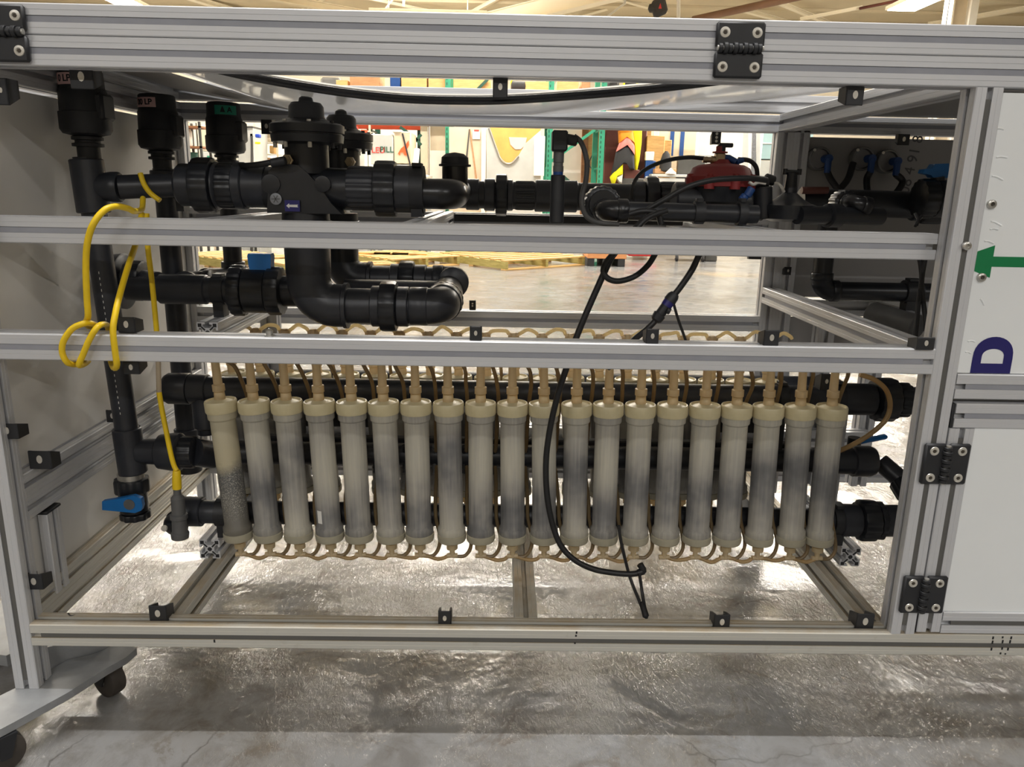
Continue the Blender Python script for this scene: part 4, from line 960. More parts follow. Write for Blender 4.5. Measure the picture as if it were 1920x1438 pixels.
# right-hand lines at the back of the frame
LN = thing('outlet_pipe_run', at(1560, 405, 330), 'black pipe leaving the T-handle valve to the right post', 'pipe')
a, b = at(1495, 403, 330), at(1650, 406, 420); MB().cyl(a, b, 19, n=20).build('pipe', PVC2, LN)
q = at(1588, 380, 420); nut(q+Y_*40, -Y_, 40, 27, LN, n=16, rib=1.6); elbow(q-Y_*34, -Y_, X_*1-Z_*.2, 17, 20, LN, ext=14, lip=2, m=GLOSSB)
MB().lathe(a, b-a, [(80, 19), (82, 25), (112, 25), (114, 19)], 20).build('socket', PVC2, LN)
BK = thing('back_pipe_run', at(1600, 390, 720), 'thick black pipe in front of the dark back panel', 'pipe')
a, b = at(1500, 378, 720), at(1760, 386, 720); MB().cyl(a, b, 34, n=22).build('pipe', PVC2, BK)
sock(at(1710, 384, 720), at(1726, 384, 720), 40, BK); nut(at(1726, 384, 720), X_, 60, 48, BK, n=14)
MB().cyl(at(1503, 357, 680), at(1552, 357, 680), 9, n=14).build('red_plug', MAROON, BK)
BH = thing('ball_valve', at(1760, 380, 640), 'ball valve with blue handle half hidden by the right post', 'valve')
q = at(1762, 322, 640)
MB().prism([(-40, -4), (-38, 5), (-20, 8), (-14, 18), (20, 20), (24, -14), (-14, -14), (-20, -8)], q, X_, Z_, Y_*26).build('handle', BLUE, BH)
MB().cyl(at(1758, 345, 650), at(1758, 332, 650), 16, n=16).build('stem', PVC2, BH)
q = at(1720, 372, 650); nut(q, X_, 40, 48, BH, n=16); MB().cyl(q+X_*38, q+X_*140, 46, n=22, c=3).build('body', PVC2, BH)
# gauges on the dark back panel
for i, (u, v, du) in enumerate(((1533, 298, 27), (1613, 298, 27), (1660, 303, 27))):
    q = at(u, v, D-30); r = mm(du, q)*.8
    g = thing('gauge_port', q, ('left', 'middle', 'right')[i]+' round clear gauge port with blue elbow on the dark back panel', 'gauge', 'gauge ports on the back panel')
    MB().lathe(q+Y_*5, -Y_, [(0, r), (22, r), (26, r*.94), (26, r*.82), (12, r*.8)], 30).build('ring', CLEARP, g)
    MB().cyl(q-Y_*2, q-Y_*12, r*.78, n=26).build('dial', DARKP, g)
    e = q+X_*r*.45; MB().cyl(e-Y_*10, e-Y_*44, 11, n=14).cyl(e-Y_*40, e-Y_*40-Z_*38, 9, n=14).build('blue_elbow', DBLUE, g)
    t_ = [(e-Y_*40-Z_*34), at(u+(26, 12, 32)[i], v+40, D-70), at(u+(52, 15, 8)[i], v+75, D-110)]
    MB().tube(t_, 9, 10, 5).build('tube', CABLE, g)
    MB().lathe(q+Z_*r*.7-X_*r*.6-Y_*20, -Y_, [(0, 4), (3, 4)], 8).build('stud', BOLT, g)
tag(MB().tube([at(1600, 305, D-60), at(1590, 335, D-70), at(1572, 358, D-80)], 9, 10, 5).build('gauge_tube', CABLE), 'black tube crossing below the left gauge port', 'tube')
# handwritten numerals on the dark panel
BP = [o for o in COL.objects if o.name.startswith('back_panel')][0]
text('handwriting', '08 4 91 8 8', 30, at(1712, 298, D-24.4), (.12, 0, 1), (-1, 0, .12), PENCIL, BP)
# lower bay elbow
E2 = thing('bay_elbow_pipe', at(1600, 545, 760), 'black elbow pipe in the right bay below the middle rail', 'pipe')
q = at(1538, 545, 760); elbow(q, -Z_, X_, 26, 30, E2, ext=16, lip=3, m=PVC2); MB().cyl(q+Z_*40, q+Z_*260, 25, n=20).build('pipe', PVC2, E2); MB().cyl(q+X_*40, q+X_*420, 25, n=20).build('pipe', PVC2, E2)
clamp(at(1709, 547, 760), X_, 27, at(1709, 590, 760).z, E2, wd=22)
tag(MB().cyl(at(1632, 588, 640), at(1722, 614, 520), 30, n=24, c=4).build('cartridge', GREYP), 'grey cylindrical cartridge lying in the right bay', 'cartridge')
tag(MB().tube([at(1722, 470, 300), at(1728, 520, 290), at(1722, 570, 280), at(1716, 632, 250)], 5, 8, 6).tube([at(1737, 470, 290), at(1728, 530, 285), at(1733, 580, 280), at(1738, 632, 260)], 5, 8, 6).build('cable_pair', CABLE), 'two crossing black cables hanging beside the right post', 'cable')
tag(MB().tube([at(1716, 400, 200), at(1722, 412, 190), at(1719, 422, 180)], 3, 6, 4).tube([at(1716, 424, 180), at(1722, 412, 190), at(1728, 405, 200)], 3, 6, 4).build('cable_tie', CABLE), 'small black cable tie beside the right post', 'cable tie')

# ------------------------------------------------------------------ cables
YC = thing('yellow_cable', at(245, 640, -10), 'yellow sensor cable looped round the second rail on the left', 'cable')
r = 5.2
# upper loop over the mid rail, spiral round the lower rail, drop to the plug
p1 = [at(263, 325, 300), at(270, 345, 295), at(282, 362, 290), at(300, 376, 288)]
MB().tube(p1, r, 10, 6).build('loose_end', YEL, YC)
p2 = [at(268, 372, 250), at(266, 392, 180), at(252, 396, 60), at(240, 391, 30), at(218, 387, 5), at(196, 394, -15), at(175, 420, -25), at(164, 455, -22), at(161, 500, -14), at(163, 560, -10), at(165, 592, -4), at(161, 606, 30),
      at(168, 612, 62), at(180, 612, 64), at(176, 608, 20), at(160, 606, -8), at(136, 616, -14), at(119, 640, -16), at(117, 662, -15), at(127, 680, -10), at(143, 683, 20), at(152, 680, 52), at(165, 676, 58),
      at(158, 682, 20), at(148, 684, -12), at(156, 664, -16), at(168, 636, -16), at(182, 614, -12), at(194, 608, 14), at(202, 612, 48), at(205, 630, 62), at(206, 665, 62), at(212, 688, 40), at(219, 686, -6), at(216, 660, -14), at(212, 620, -14), at(216, 590, -6), at(224, 555, 20), at(240, 500, 80), at(255, 455, 150), at(266, 400, 200)]
MB().tube(p2, r, 10, 6).build('loop', YEL, YC)
p3 = [at(275, 400, 240), at(277, 460, 240), at(284, 520, 242), at(291, 590, 246), at(296, 650, 250)]
MB().tube(p3, r, 10, 6).build('drop', YEL, YC)
MB().tube([p3[-1], at(297, 690, 253), at(298, 735, 256)], r-.2, 10, 6).build('marker_sleeve', TAN, YC)
p4 = [at(298, 735, 256), at(304, 770, 254), at(312, 810, 251), at(320, 850, 248), at(326, 872, 246), at(331, 882, 245)]
MB().tube(p4, r, 10, 6).build('drop', YEL, YC)
e_ = at(331, 882, 245); f_ = at(332, 916, 245)
MB().lathe(e_, f_-e_, [(0, 7), (2, 8), ((f_-e_).length*.5, 9.5), ((f_-e_).length, 9.5)], 14).build('plug', YEL, YC)
LS = thing('inline_sensor', at(333, 1000, 245), 'upright grey sensor under the yellow plug on a black elbow', 'sensor')
a, b = at(332, 916, 245), at(338, 1008, 245)
d = (b-a); L = d.length
MB().lathe(a, d, [(0, 8), (L*.12, 8), (L*.15, 11), (L*.18, 14), (L*.5, 14), (L*.52, 18), (L*.6, 18), (L*.62, 15), (L*.88, 16), (L*.9, 19), (L, 18)], 20).build('body', GREYP, LS)
e1 = at(316, 985, 300); elbow((e1.x, e1.y, e1.z), -X_*.2+Y_*-1, X_*.9-Y_*.3, 20, 24, LS, m=PVC2, ext=10); q = at(309, 990, 262); MB().lathe(q, -Y_, [(0, 7), (4, 6.5)], 16).build('button', BOLT, LS)

BC = thing('black_cable', at(1030, 850, 150), 'long black cable hanging in front of the filter columns', 'cable')
MB().tube([at(1215, 405, 170), at(1190, 430, 160), at(1150, 478, 150), at(1138, 500, 150), at(1120, 540, 150), at(1098, 590, 150), at(1078, 640, 150), at(1062, 690, 155), at(1046, 740, 165), at(1032, 800, 185), at(1024, 860, 192), at(1025, 920, 194), at(1034, 975, 194), at(1050, 1020, 190), at(1075, 1048, 186), at(1110, 1066, 184), at(1150, 1074, 182), at(1185, 1076, 180), at(1203, 1072, 178)], 6.2, 10, 6).build('cable', CABLE, BC)
MB().tube([at(1200, 1058, 180), at(1206, 1070, 178), at(1196, 1074, 177)], 7.2, 10, 4).build('cable_end', CABLE, BC)
tag(MB().tube([at(1250, 395, 180), at(1215, 408, 165), at(1190, 432, 155), at(1160, 465, 145), at(1138, 490, 142), at(1131, 508, 140), at(1140, 522, 140), at(1160, 527, 142), at(1190, 518, 148), at(1215, 497, 155), at(1232, 470, 160)], 5.6, 10, 6).build('cable_loop', CABLE), 'black cable drooping in a loop below the middle rail', 'cable')
tag(MB().tube([at(1180, 402, 190), at(1205, 396, 185), at(1232, 400, 185), at(1240, 420, 185)], 6, 10, 5).build('cable_hump', CABLE), 'short black cable humped over the middle rail', 'cable')
tag(MB().tube([at(1215, 392, 200), at(1250, 372, 195), at(1290, 350, 190), at(1340, 337, 190), at(1400, 334, 200), at(1438, 338, 220)], 5.4, 10, 6).build('control_tube', CABLE), 'black control tube rising in front of the red bonnet', 'tube')
IC = thing('inline_connector', at(1245, 580, 120), 'black inline plug connector with blue ring on the right-hand cable', 'connector')
MB().tube([at(1314, 470, 120), at(1298, 505, 120), at(1278, 535, 120), at(1264, 553, 120)], 5.8, 10, 5).build('upper_cable', CABLE, IC)
a, b = at(1266, 550, 120), at(1228, 602, 120); d = b-a; L = d.length
MB().lathe(a, d, [(0, 8), (L*.1, 11), (L*.28, 12)], 16).build('coupling', BLK, IC); MB().lathe(a+d*.28, d, [(0, 10.5), (L*.17, 10.5)], 16).build('blue_ring', NAVY, IC)
MB().lathe(a+d*.44, d, [(0, 9.5), (L*.3, 9.5), (L*.31, 12), (L*.5, 11), (L*.56, 7)], 16).build('plug', BLK, IC)
q = at(1250, 581, 112); MB().cyl(q, q+Vector((6, 0, -3)), 6, n=12).build('latch', BLK, IC)
MB().tube([b, at(1212, 618, 118), at(1180, 645, 130), at(1140, 690, 160)], 5.8, 10, 5).build('lower_cable', CABLE, IC)
MB().tube([at(1262, 566, 118), at(1272, 600, 120), at(1286, 640, 124), at(1292, 670, 130)], 2.6, 8, 4).build('tie_tail', CABLE, IC)
tag(MB().tube([at(1160, 985, 196), at(1163, 1008, 194), at(1170, 1040, 188), at(1182, 1085, 180), at(1198, 1125, 150), at(1208, 1150, 130), at(1212, 1158, 124), at(1210, 1146, 130), at(1204, 1110, 160), at(1199, 1075, 172)], 3.4, 8, 6).build('thin_cord', CABLE), 'thin black cord hanging in a narrow loop near the bottom rail', 'cord')
q0, q1 = at(1203, 1128, 146), at(1212, 1159, 122); MB().lathe(q0, q1-q0, [(0, 4), (10, 6.5), ((q1-q0).length-4, 7), ((q1-q0).length, 3)], 10).build('cord_tip', CABLE, [o for o in COL.objects if o.name == 'thin_cord'][0])

# ------------------------------------------------------------------ the hall beyond the machine
def slab(u0, v0, u1, v1, Y, dep, c=6):
    """box whose front face the photograph shows between two pixel corners, standing dep mm deep"""
    a, b = at(u0, v0, Y), at(u1, v1, Y); x0, x1 = sorted((a.x, b.x)); z0, z1 = sorted((a.z, b.z))
    return MB().box((x0, Y, z0), (x1, Y+dep, z1), c)
def solo(name, mb, m, label, cat, group=None): return tag(mb.build(name, m), label, cat, group)
# ceiling fixtures
for i, (x, y, z, L, wd) in enumerate(FIX):
    rows_ = {-60: 'right above the machine', -4200: 'behind the viewer', -7600: 'far behind the viewer', 3300: 'in the first row beyond the machine', 6400: 'in the second row beyond the machine', 9500: 'in the third row beyond the machine', 12600: 'in the fourth row beyond the machine', 13961: 'in the farthest row by the steel column', 15730: 'in the farthest row'}
    lab = ('left' if x < -2000 else 'right' if x > 3000 else 'middle')+' white ceiling strip lamp '+rows_[y]
    t = thing('ceiling_strip_light', (x, y, z), lab, 'lamp', 'ceiling strip lights')
    MB().box((x-L/2, y-wd/2, z-40), (x+L/2, y+wd/2, z+30), 6).build('housing', WHT, t)
    if y > 13000: MB().box((x-L/2+20, y-wd*.45, z-60), (x+L/2-20, y+wd*.45, z-40), 4).build('diffuser', LIT, t)
    MB().cyl((x-L/3, y, z+30), (x-L/3, y, 4900), 8, n=8).cyl((x+L/3, y, z+30), (x+L/3, y, 4900), 8, n=8).build('hanger', STEEL, t)
def beam3(name, a, b, w_, h_, m, label):
    a, b = Vector(a), Vector(b); d = (b-a)/2; s_ = d.cross(Z_).normalized(); u_ = s_.cross(d).normalized()
    o = MB().obox((a+b)/2, (d, s_*w_/2, u_*h_/2), 4)
    o.obox((a+b)/2+u_*h_/2, (d, s_*w_, u_*8)); o.obox((a+b)/2-u_*h_/2, (d, s_*w_, u_*8))
    return tag(o.build(name, m), label, 'beam')
k = 1
def tk(a, b, Ya, Yb, w_, h_, m=BEAMM):
    global k
    o = beam3(f'trim_{k}', at(*a, Ya), at(*b, Yb), w_, h_, m, 'x'); k += 1
    for q in ('label', 'category'): del o[q]
    o['kind'] = 'structure'
tk((880, 50), (1180, -24), 17500, 15500, 140, 330)           # broad cream girder
tk((1040, 40), (1140, 12), 18500, 18000, 90, 110)
tk((430, -20), (760, 40), 16000, 18000, 90, 120, CEIL); tk((300, -22), (470, 30), 17000, 18800, 80, 90)
tk((640, -14), (830, 26), 16500, 18200, 30, 40); tk((560, 22), (640, -16), 17000, 17000, 20, 30); tk((720, 20), (745, -12), 17000, 17000, 16, 20, WHT); tk((757, 12), (757, -20), 16500, 16500, 24, 30, WHT)
tk((880, 26), (960, -18), 17500, 17000, 40, 60); tk((1140, 30), (1172, 6), 16800, 16800, 24, 24, WHT); tk((1172, 8), (1172, -20), 16800, 16800, 24, 24, WHT)
tk((1272, 34), (1272, -20), 16500, 16500, 46, 46, WHT); tk((1420, -12), (1560, 46), 16000, 17800, 50, 60); tk((1390, 18), (1480, 42), 16600, 17800, 50, 60)
tk((1500, 36), (1616, 14), 16800, 16600, 40, 50); tk((1740, 46), (1920, 16), 17500, 16500, 60, 70); tk((1150, -6), (1250, 22), 17000, 17600, 60, 70)
for j in range(9): 
    MB().box((-16000, 9000+j*1200, 4840), (18000, 9120+j*1200, 4900), 4).build(f'trim_{k}', CEIL)['kind'] = 'structure'; k += 1
tag(MB().tube([at(1300, 37, 17000), at(1460, 2, 15500), at(1560, -20, 14800)], 75, 14, 3).build('ceiling_pipe', BPIPE), 'brown pipe slanting under the cream ceiling', 'pipe')
tag(MB().tube([at(1612, 16, 16500), at(1690, 0, 15800), at(1760, -16, 15200)], 30, 12, 3).build('ceiling_conduit', MAROON), 'thin dark conduit under the ceiling at upper right', 'pipe')
COLm = thing('steel_column', atz(1810, 420, ZF), 'cream steel column reaching the ceiling at upper right', 'column')
a = at(1786, 20, 13000); b = at(1834, 20, 13000)
MB().box((a.x, 13000, ZF), (a.x+30, 13300, 4890)).build('flange', BEAMM, COLm); MB().box((b.x-130, 13000, ZF), (b.x, 13300, 4890)).build('flange', WHT, COLm); MB().box((a.x, 13130, ZF), (b.x-20, 13160, 4890)).build('web', TAN, COLm)
HK = thing('fan_heater', at(1233, 16, 15000), 'small black and red unit hanging from the ceiling', 'heater')
q = at(1236, 14, 15000); MB().obox(q, (Vector((130, 0, 60)), Y_*90, Vector((-50, 0, 150))), 50).build('housing', BLACKF, HK); MB().lathe(q-X_*130-Z_*90, Z_, [(0, 60), (60, 90), (140, 70)], 14).build('fan', BLACKF, HK)
MB().prism([(-30, -40), (30, -40), (0, 60)], q-Y_*95, X_, Z_, Y_*-8).build('warning_mark', REDS, HK); MB().cyl(q+Z_*140, (q.x, q.y, 4895), 12, n=8).build('hanger', BLK, HK)

# pallet racking
def upright(u, Y, m, par, w_=85, v=300):
    x = at(u, v, Y).x; mb = MB()
    for yy in (Y, Y+900): mb.box((x-w_/2, yy, ZF), (x+w_/2, yy+70, 3400))
    for kx in range(6): mb.box((x-8, Y+70, ZF+200+kx*600), (x+8, Y+900, ZF+230+kx*600))
    o = mb.build('upright', m, par)
    h = MB()
    for j in range(44): h.box((x-w_*.3, Y-1.5, ZF+60+j*75), (x-w_*.3+16, Y, ZF+100+j*75))
    h.build('slot_row', RACKD if m is RACKG else BLK, o)['kind'] = 'stuff'
R1 = thing('pallet_rack', at(980, 470, 11500)*1, 'green pallet rack with cream shelf beam behind the machine', 'rack')
for u in (840, 1030, 1127): upright(u, 11500, RACKG, R1)
for u in (788, 694): upright(u, 12800, RACKD, R1, 95)
a, b = at(560, 171, 11480), at(1240, 178, 11480)
MB().box((a.x, 11440, a.z-50), (b.x, 11500, a.z+60), 4).build('shelf_beam', WHT, R1)
DK = at(850, 168, 11600).z; MB().box((a.x, 11500, DK-20), (b.x, 12400, DK)).build('shelf_deck', WOODD, R1)
a, b = at(640, 233, 12780), at(795, 236, 12780); MB().box((a.x, 12740, a.z-70), (b.x, 12800, a.z+70), 4).build('orange_beam', RACKO, R1)
MB().box((a.x, 12800, a.z+50), (b.x, 13600, a.z+70)).build('shelf_deck', WOODD, R1)
for p_, q_, m_ in (((1030, 305), (1116, 243), RACKG), ((1058, 332), (1080, 352), RACKD), ((750, 238), (770, 252), RACKD), ((770, 250), (790, 272), RACKD), ((772, 272), (790, 252), RACKD), ((895, 168), (915, 148), RACKD)):
    a, b = at(*p_, 11560), at(*q_, 11560); d = (b-a)/2; MB().obox((a+b)/2, (d, Y_*14, d.cross(Y_).normalized()*22)).build('brace', m_, R1)
def carton(u0, v0, u1, v1, Y, m, label, dep=500, group='cartons on the rack shelf'):
    t = thing('carton', at((u0+u1)/2, v1, Y), label, 'box', group)
    p0, p1 = at(u0, v0, Y), at(u1, v0, Y); MB().box((p0.x, Y, DK+.5), (p1.x, Y+dep, p0.z), 4).build('body', m, t)
    a, b = at(u0, v0, Y), at(u1, v0, Y); MB().box(((a.x+b.x)/2-25, Y-2, min(a.z, b.z)), ((a.x+b.x)/2+25, Y+dep, a.z+3)).build('tape', TAN, t)
sh = 167
carton(655, 120, 712, sh-1, 11600, CARD2, 'brown carton on the rack shelf, left of the blue bin'); carton(630, 150, 652, sh-1, 11650, CARD, 'small tan carton at the left end of the rack shelf')
carton(752, 130, 800, sh, 11600, CARD, 'tan carton on the shelf just right of the blue bin'); carton(803, 128, 836, sh+1, 11600, CARD, 'wide tan carton on the rack shelf left of the second green upright')
carton(850, 130, 920, sh+2, 11620, CARD, 'tan carton on the rack shelf behind the hanging clip'); carton(985, 152, 1030, sh+4, 11650, CARD, 'low tan carton on the rack shelf right of the hanging clip'); carton(1045, 150, 1085, sh+5, 11650, CARD, 'low tan carton near the right end of the rack shelf')
carton(1092, 130, 1108, sh+5, 11650, CARD2, 'narrow brown carton on the rack shelf by the right green upright')
t = thing('storage_bin', at(742, 165, 11550), 'dark blue bin between cartons on the rack shelf', 'bin'); p0, p1 = at(731, 140, 11600), at(750, 140, 11600); MB().box((p0.x, 11600, DK+.5), (p1.x, 11900, p0.z), 8).build('body', DBLUE, t); slab(729, 137, 752, 142, 11590, 320, 8).build('rim', DBLUE, t)
t = thing('shrink_wrap_roll', at(960, 165, 11600), 'black machine part with lime edge on the rack shelf', 'machine part'); c_ = at(972, 158, 11700); c_.z = DK+81; MB().lathe(c_-X_*120, X_, [(0, 40), (20, 80), (220, 80), (240, 40)], 16).build('drum', BLACKF, t); c_ = at(961, 156, 11690); MB().tube([c_+Z_*70, c_+X_*-20, c_-Z_*80], 14, 8, 4).build('lime_edge', HIVIS, t)
t = thing('tool_bag', at(1150, 165, 11600), 'dark bag on the rack shelf beside the right upright', 'bag'); p0, p1 = at(1140, 147, 11640), at(1162, 147, 11640); MB().box((p0.x, 11640, DK+.5), (p1.x, 11940, p0.z), 40).build('body', BLACKF, t); c_ = at(1151, 146, 11700); MB().tube([c_-X_*60, c_+Z_*60, c_+X_*60], 10, 8, 4).build('handle', BLACKF, t)
t = thing('ladder', at(1180, 168, 11650), 'yellow and black ladder rails lying on the right of the rack', 'ladder')
for q_ in ((1172, 1168), (1196, 1193)): MB().tube([at(q_[0], 144, 11650), at(q_[1], 172, 11650)], 16, 8, 1).build('rail', HIVIS, t)
slab(1172, 152, 1192, 168, 11680, 100, 4).build('step', BLACKF, t)
TB = thing('equipment_table', at(720, 400, 10400), 'plain white table carrying the lettered crate and foam roll', 'table')
TZ = at(720, 326, 10300).z; ta, tb = at(662, 326, 10300), at(800, 326, 10300)
MB().box((ta.x, 10200, TZ-40), (tb.x, 11250, TZ), 5).build('top', WHT, TB)
for x in (ta.x+30, tb.x-80):
    for y in (10230, 11160): MB().box((x, y, ZF), (x+50, y+50, TZ-40)).build('leg', GREYM, TB)
# white crate with red and green lettering
CR = thing('wrapped_crate', at(720, 330, 10500), 'grey white hopper crate with red and green lettering and orange mark', 'crate')
slab(692, 251, 738, 309, 10500, 700, 12).build('left_side', GREYM, CR); slab(738, 246, 771, 307, 10500, 700, 12).build('right_side', TAN, CR)
slab(735, 243, 752, 248, 10480, 700, 6).build('lid_edge', WHT, CR); slab(674, 252, 692, 266, 10490, 500, 10).build('bracket', WHT, CR); slab(690, 250, 694, 312, 10490, 60, 6).build('corner_post', WHT, CR)
for u in (684, 690): MB().box((at(u, 262, 10480).x, 10480, TZ), (at(u+4, 262, 10480).x, 10540, at(u, 262, 10480).z), 4).build('leg', WHT, CR)
MB().box((at(692, 306, 10490).x, 10500, TZ), (at(770, 306, 10490).x, 11100, at(750, 309, 10490).z), 6).build('base_skid', WHT, CR)
text('red_lettering', 'LEU', 84, at(709, 282, 10497), X_, Z_, REDP, CR, bold=.015); text('green_lettering', 'PILL', 84, at(725, 281, 10497), X_, Z_, GRNP, CR, bold=.015)
def pxpoly(pts, Y, dep, m, name, par): 
    ps = [at(u, v, Y) for u, v in pts]; return MB().prism([(p.x, p.z) for p in ps], (0, Y, 0), X_, Z_, Y_*dep).build(name, m, par)
pxpoly([(746, 288), (752, 278), (760, 272), (766, 263), (767, 272), (763, 280), (765, 292), (758, 291), (756, 286), (751, 286), (750, 292)], 10493, 5, ORNG, 'orange_mark', CR)
pxpoly([(753, 250), (756, 250), (772, 315), (769, 315)], 10488, 5, BLACKF, 'strap', CR)
t = thing('foam_roll', at(780, 320, 10300), 'white foam roll leaning beside the lettered crate', 'roll'); q = at(777, 320, 10330); q.z = TZ+4; MB().cyl(at(782, 279, 10400), q, 42, n=18).build('roll', WHT, t); MB().cyl(at(782, 278.5, 10400), at(782, 278, 10400), 16, n=12).build('core', TAN, t)
# bin, orange cap on the same shelf left
SF = thing('wire_shelf', at(675, 400, 10900), 'slim white shelf unit behind the rear black valve', 'shelf')
for v, Y, d_ in ((268, 11300, 460), (254, 11500, 260), (245, 11530, 230)):
    p0, p1 = at(652, v, Y), at(694, v, Y); MB().box((p0.x, Y, p0.z-14), (p1.x, Y+d_, p0.z)).build('plate', WHT, SF)
for u in (652, 691):
    for Y in (11300, 11745): p0 = at(u, 240, Y); MB().box((p0.x, Y, ZF), (p0.x+30, Y+30, p0.z+100)).build('post', TAN, SF)
def onshelf(u0, v0, u1, v1, Y, dep, c):
    a, b = at(u0, v0, Y), at(u1, v0, Y); return MB().box((a.x, Y, at(652, v1, {268: 11300, 254: 11500, 245: 11530}[v1]).z+.6), (b.x, Y+dep, a.z), c)
solo('blue_crate', onshelf(656, 259, 674, 268, 11330, 300, 6), BINB, 'bright blue crate behind the rear black valve', 'crate')
solo('orange_box', onshelf(676, 243, 689, 254, 11520, 200, 10), RACKO, 'orange box with dark lid behind the lettered crate', 'box')
solo('red_tub', onshelf(656, 236, 668, 245, 11550, 180, 10), REDP, 'small red tub under the orange rack beam', 'tub')
q = at(666, 323, 10260); q.z = TZ
solo('yellow_cap_bottle', MB().lathe(q, Z_, [(0, 40), (16, 42), (18, 20), (60, 20)], 14), HIVIS, 'yellow capped bottle behind the rear black valve', 'bottle')
# plywood sheets
t = thing('sheet_stack', at(815, 440, 11800), 'stack of tall cream boards left of the green upright', 'boards')
slab(788, 225, 803, 460, 11900, 40, 3).build('board', TAN, t); slab(806, 225, 840, 290, 11960, 40, 3).build('board', TAN, t); slab(806, 282, 840, 460, 11900, 40, 3).build('board', WHT, t); slab(803, 225, 806, 460, 11880, 40, 3).build('dark_edge', MAROON, t)
# hopper
HP = thing('hopper_machine', at(930, 460, 10800), 'large cream hopper with V-shaped opening and amber inside', 'machine')
pxpoly([(842, 238), (912, 238), (912, 460), (842, 460)], 10900, 900, TAN, 'side_sheet', HP)
pxpoly([(912, 238), (917, 238), (933, 284), (938, 296), (946, 304), (955, 306), (963, 302), (972, 292), (986, 268), (1014, 244), (1014, 460), (912, 460)], 10850, 40, GREYM, 'front_sheet', HP)
pxpoly([(915, 236), (1016, 236), (1012, 250), (955, 320), (940, 300)], 11350, 30, AMBER, 'amber_back', HP)
pxpoly([(954, 257), (988, 258), (985, 272), (976, 280), (966, 280), (957, 271)], 11340, 10, GREYM, 'inner_plate', HP)
MB().tube([at(u, v, 10840) for u, v in ((917, 240), (933, 285), (938, 297), (946, 305), (955, 307), (963, 303), (972, 293))], 16, 8, 3).build('rolled_edge', STEEL, HP)
slab(903, 240, 909, 460, 10830, 40, 6).build('edge_post', WHT, HP); slab(886, 245, 900, 261, 10885, 8, 1).build('notice', PAPER, HP); slab(889, 243, 898, 246, 10880, 8, 1).build('notice_heading', REDP, HP)
pxpoly([(879, 242), (881, 242), (876, 300), (873, 300)], 10885, 10, DGREY, 'seam', HP); pxpoly([(880, 242), (882, 242), (896, 345), (893, 345)], 10885, 10, CARD2, 'crease', HP)
solo('white_board', slab(1002, 255, 1020, 330, 10800, 40, 4), WHT, 'narrow white board against the hopper, left of a green upright', 'board')
# boards between the uprights
t = thing('lumber_stack', at(1090, 460, 12000), 'white boards and brown plank leaning between two green uprights', 'boards')
slab(1034, 235, 1094, 460, 12700, 40, 4).build('white_board', WHT, t); pxpoly([(1092, 240), (1104, 240), (1096, 460), (1086, 460)], 12560, 60, WOODD, 'plank', t); slab(1100, 235, 1122, 460, 12640, 60, 4).build('wood_board', WOOD, t)
MB().tube([at(u, v, 12625) for u, v in ((1116, 258), (1113, 285), (1106, 300), (1106, 312), (1112, 316), (1118, 310))], 10, 6, 4).build('cord', GCAB, t)
solo('maroon_cabinet', slab(1136, 240, 1201, 460, 12300, 300, 10), MAROON, 'dark maroon steel cabinet behind the hi-vis jackets', 'cabinet')
# jackets
JK = thing('hi_vis_jacket', at(1175, 345, 11900), 'hanging black work jacket with orange yellow shoulders and pink band', 'jacket')
def cloth(pts, Y, dep, m, name, par, bulge=40):
    ps = [at(u, v, Y) for u, v in pts]; c = sum(ps, Vector())/len(ps); n = len(ps)
    f = [c+(p-c)*.72-Y_*bulge for p in ps]; bk = [p+Y_*dep for p in ps]
    return MB().add([c-Y_*bulge*1.1]+f+ps+bk, [(0, 1+i, 1+(i+1) % n) for i in range(n)]+[(1+i, 1+(i+1) % n, 1+n+(i+1) % n, 1+n+i) for i in range(n)]+[(1+n+i, 1+n+(i+1) % n, 1+2*n+(i+1) % n, 1+2*n+i) for i in range(n)]+[tuple(range(1+2*n, 1+3*n))]).build(name, m, par, 60)
cloth([(1160, 245), (1187, 245), (1190, 268), (1180, 256), (1172, 257), (1161, 268)], 11900, 80, HIO, 'shoulders', JK)
cloth([(1156, 284), (1162, 268), (1173, 256), (1182, 258), (1190, 274), (1190, 290), (1180, 272), (1172, 272)], 11890, 80, HIP, 'reflective_band', JK)
cloth([(1146, 330), (1156, 285), (1172, 271), (1180, 272), (1189, 290), (1190, 318), (1182, 318), (1178, 308), (1166, 306), (1152, 320)], 11900, 80, BLACKF, 'body', JK)
cloth([(1144, 332), (1152, 320), (1168, 308), (1168, 326), (1158, 330), (1152, 347), (1148, 346)], 11890, 60, HIVIS, 'cuff', JK); cloth([(1155, 333), (1168, 326), (1166, 344), (1160, 342)], 11885, 60, PAPER, 'lining', JK)
J2 = thing('hi_vis_vest', at(1195, 320, 12000), 'plain bright yellow vest hanging right of the black jacket', 'vest'); cloth([(1185, 240), (1204, 240), (1203, 268), (1199, 300), (1194, 322), (1190, 318), (1189, 280)], 12000, 60, HIVIS, 'body', J2); MB().tube([at(1188, 238, 12000), at(1195, 228, 12000), at(1203, 238, 12000)], 10, 6, 3).build('hanger', STEEL, J2)
solo('timber_post', slab(1200, 240, 1208, 470, 12640, 60, 4), WOOD, 'pale timber post right of the yellow vest', 'post'); solo('white_post', slab(1208, 235, 1214, 470, 12720, 60, 4), WHT, 'white post right of the yellow vest', 'post')
t = thing('step_stool', at(1180, 345, 11950), 'red and dark grey cart below the jackets', 'cart'); slab(1170, 318, 1198, 338, 11980, 200, 6).build('frame', MAROON, t); slab(1166, 334, 1204, 420, 11960, 300, 10).build('bin', DGREY, t)
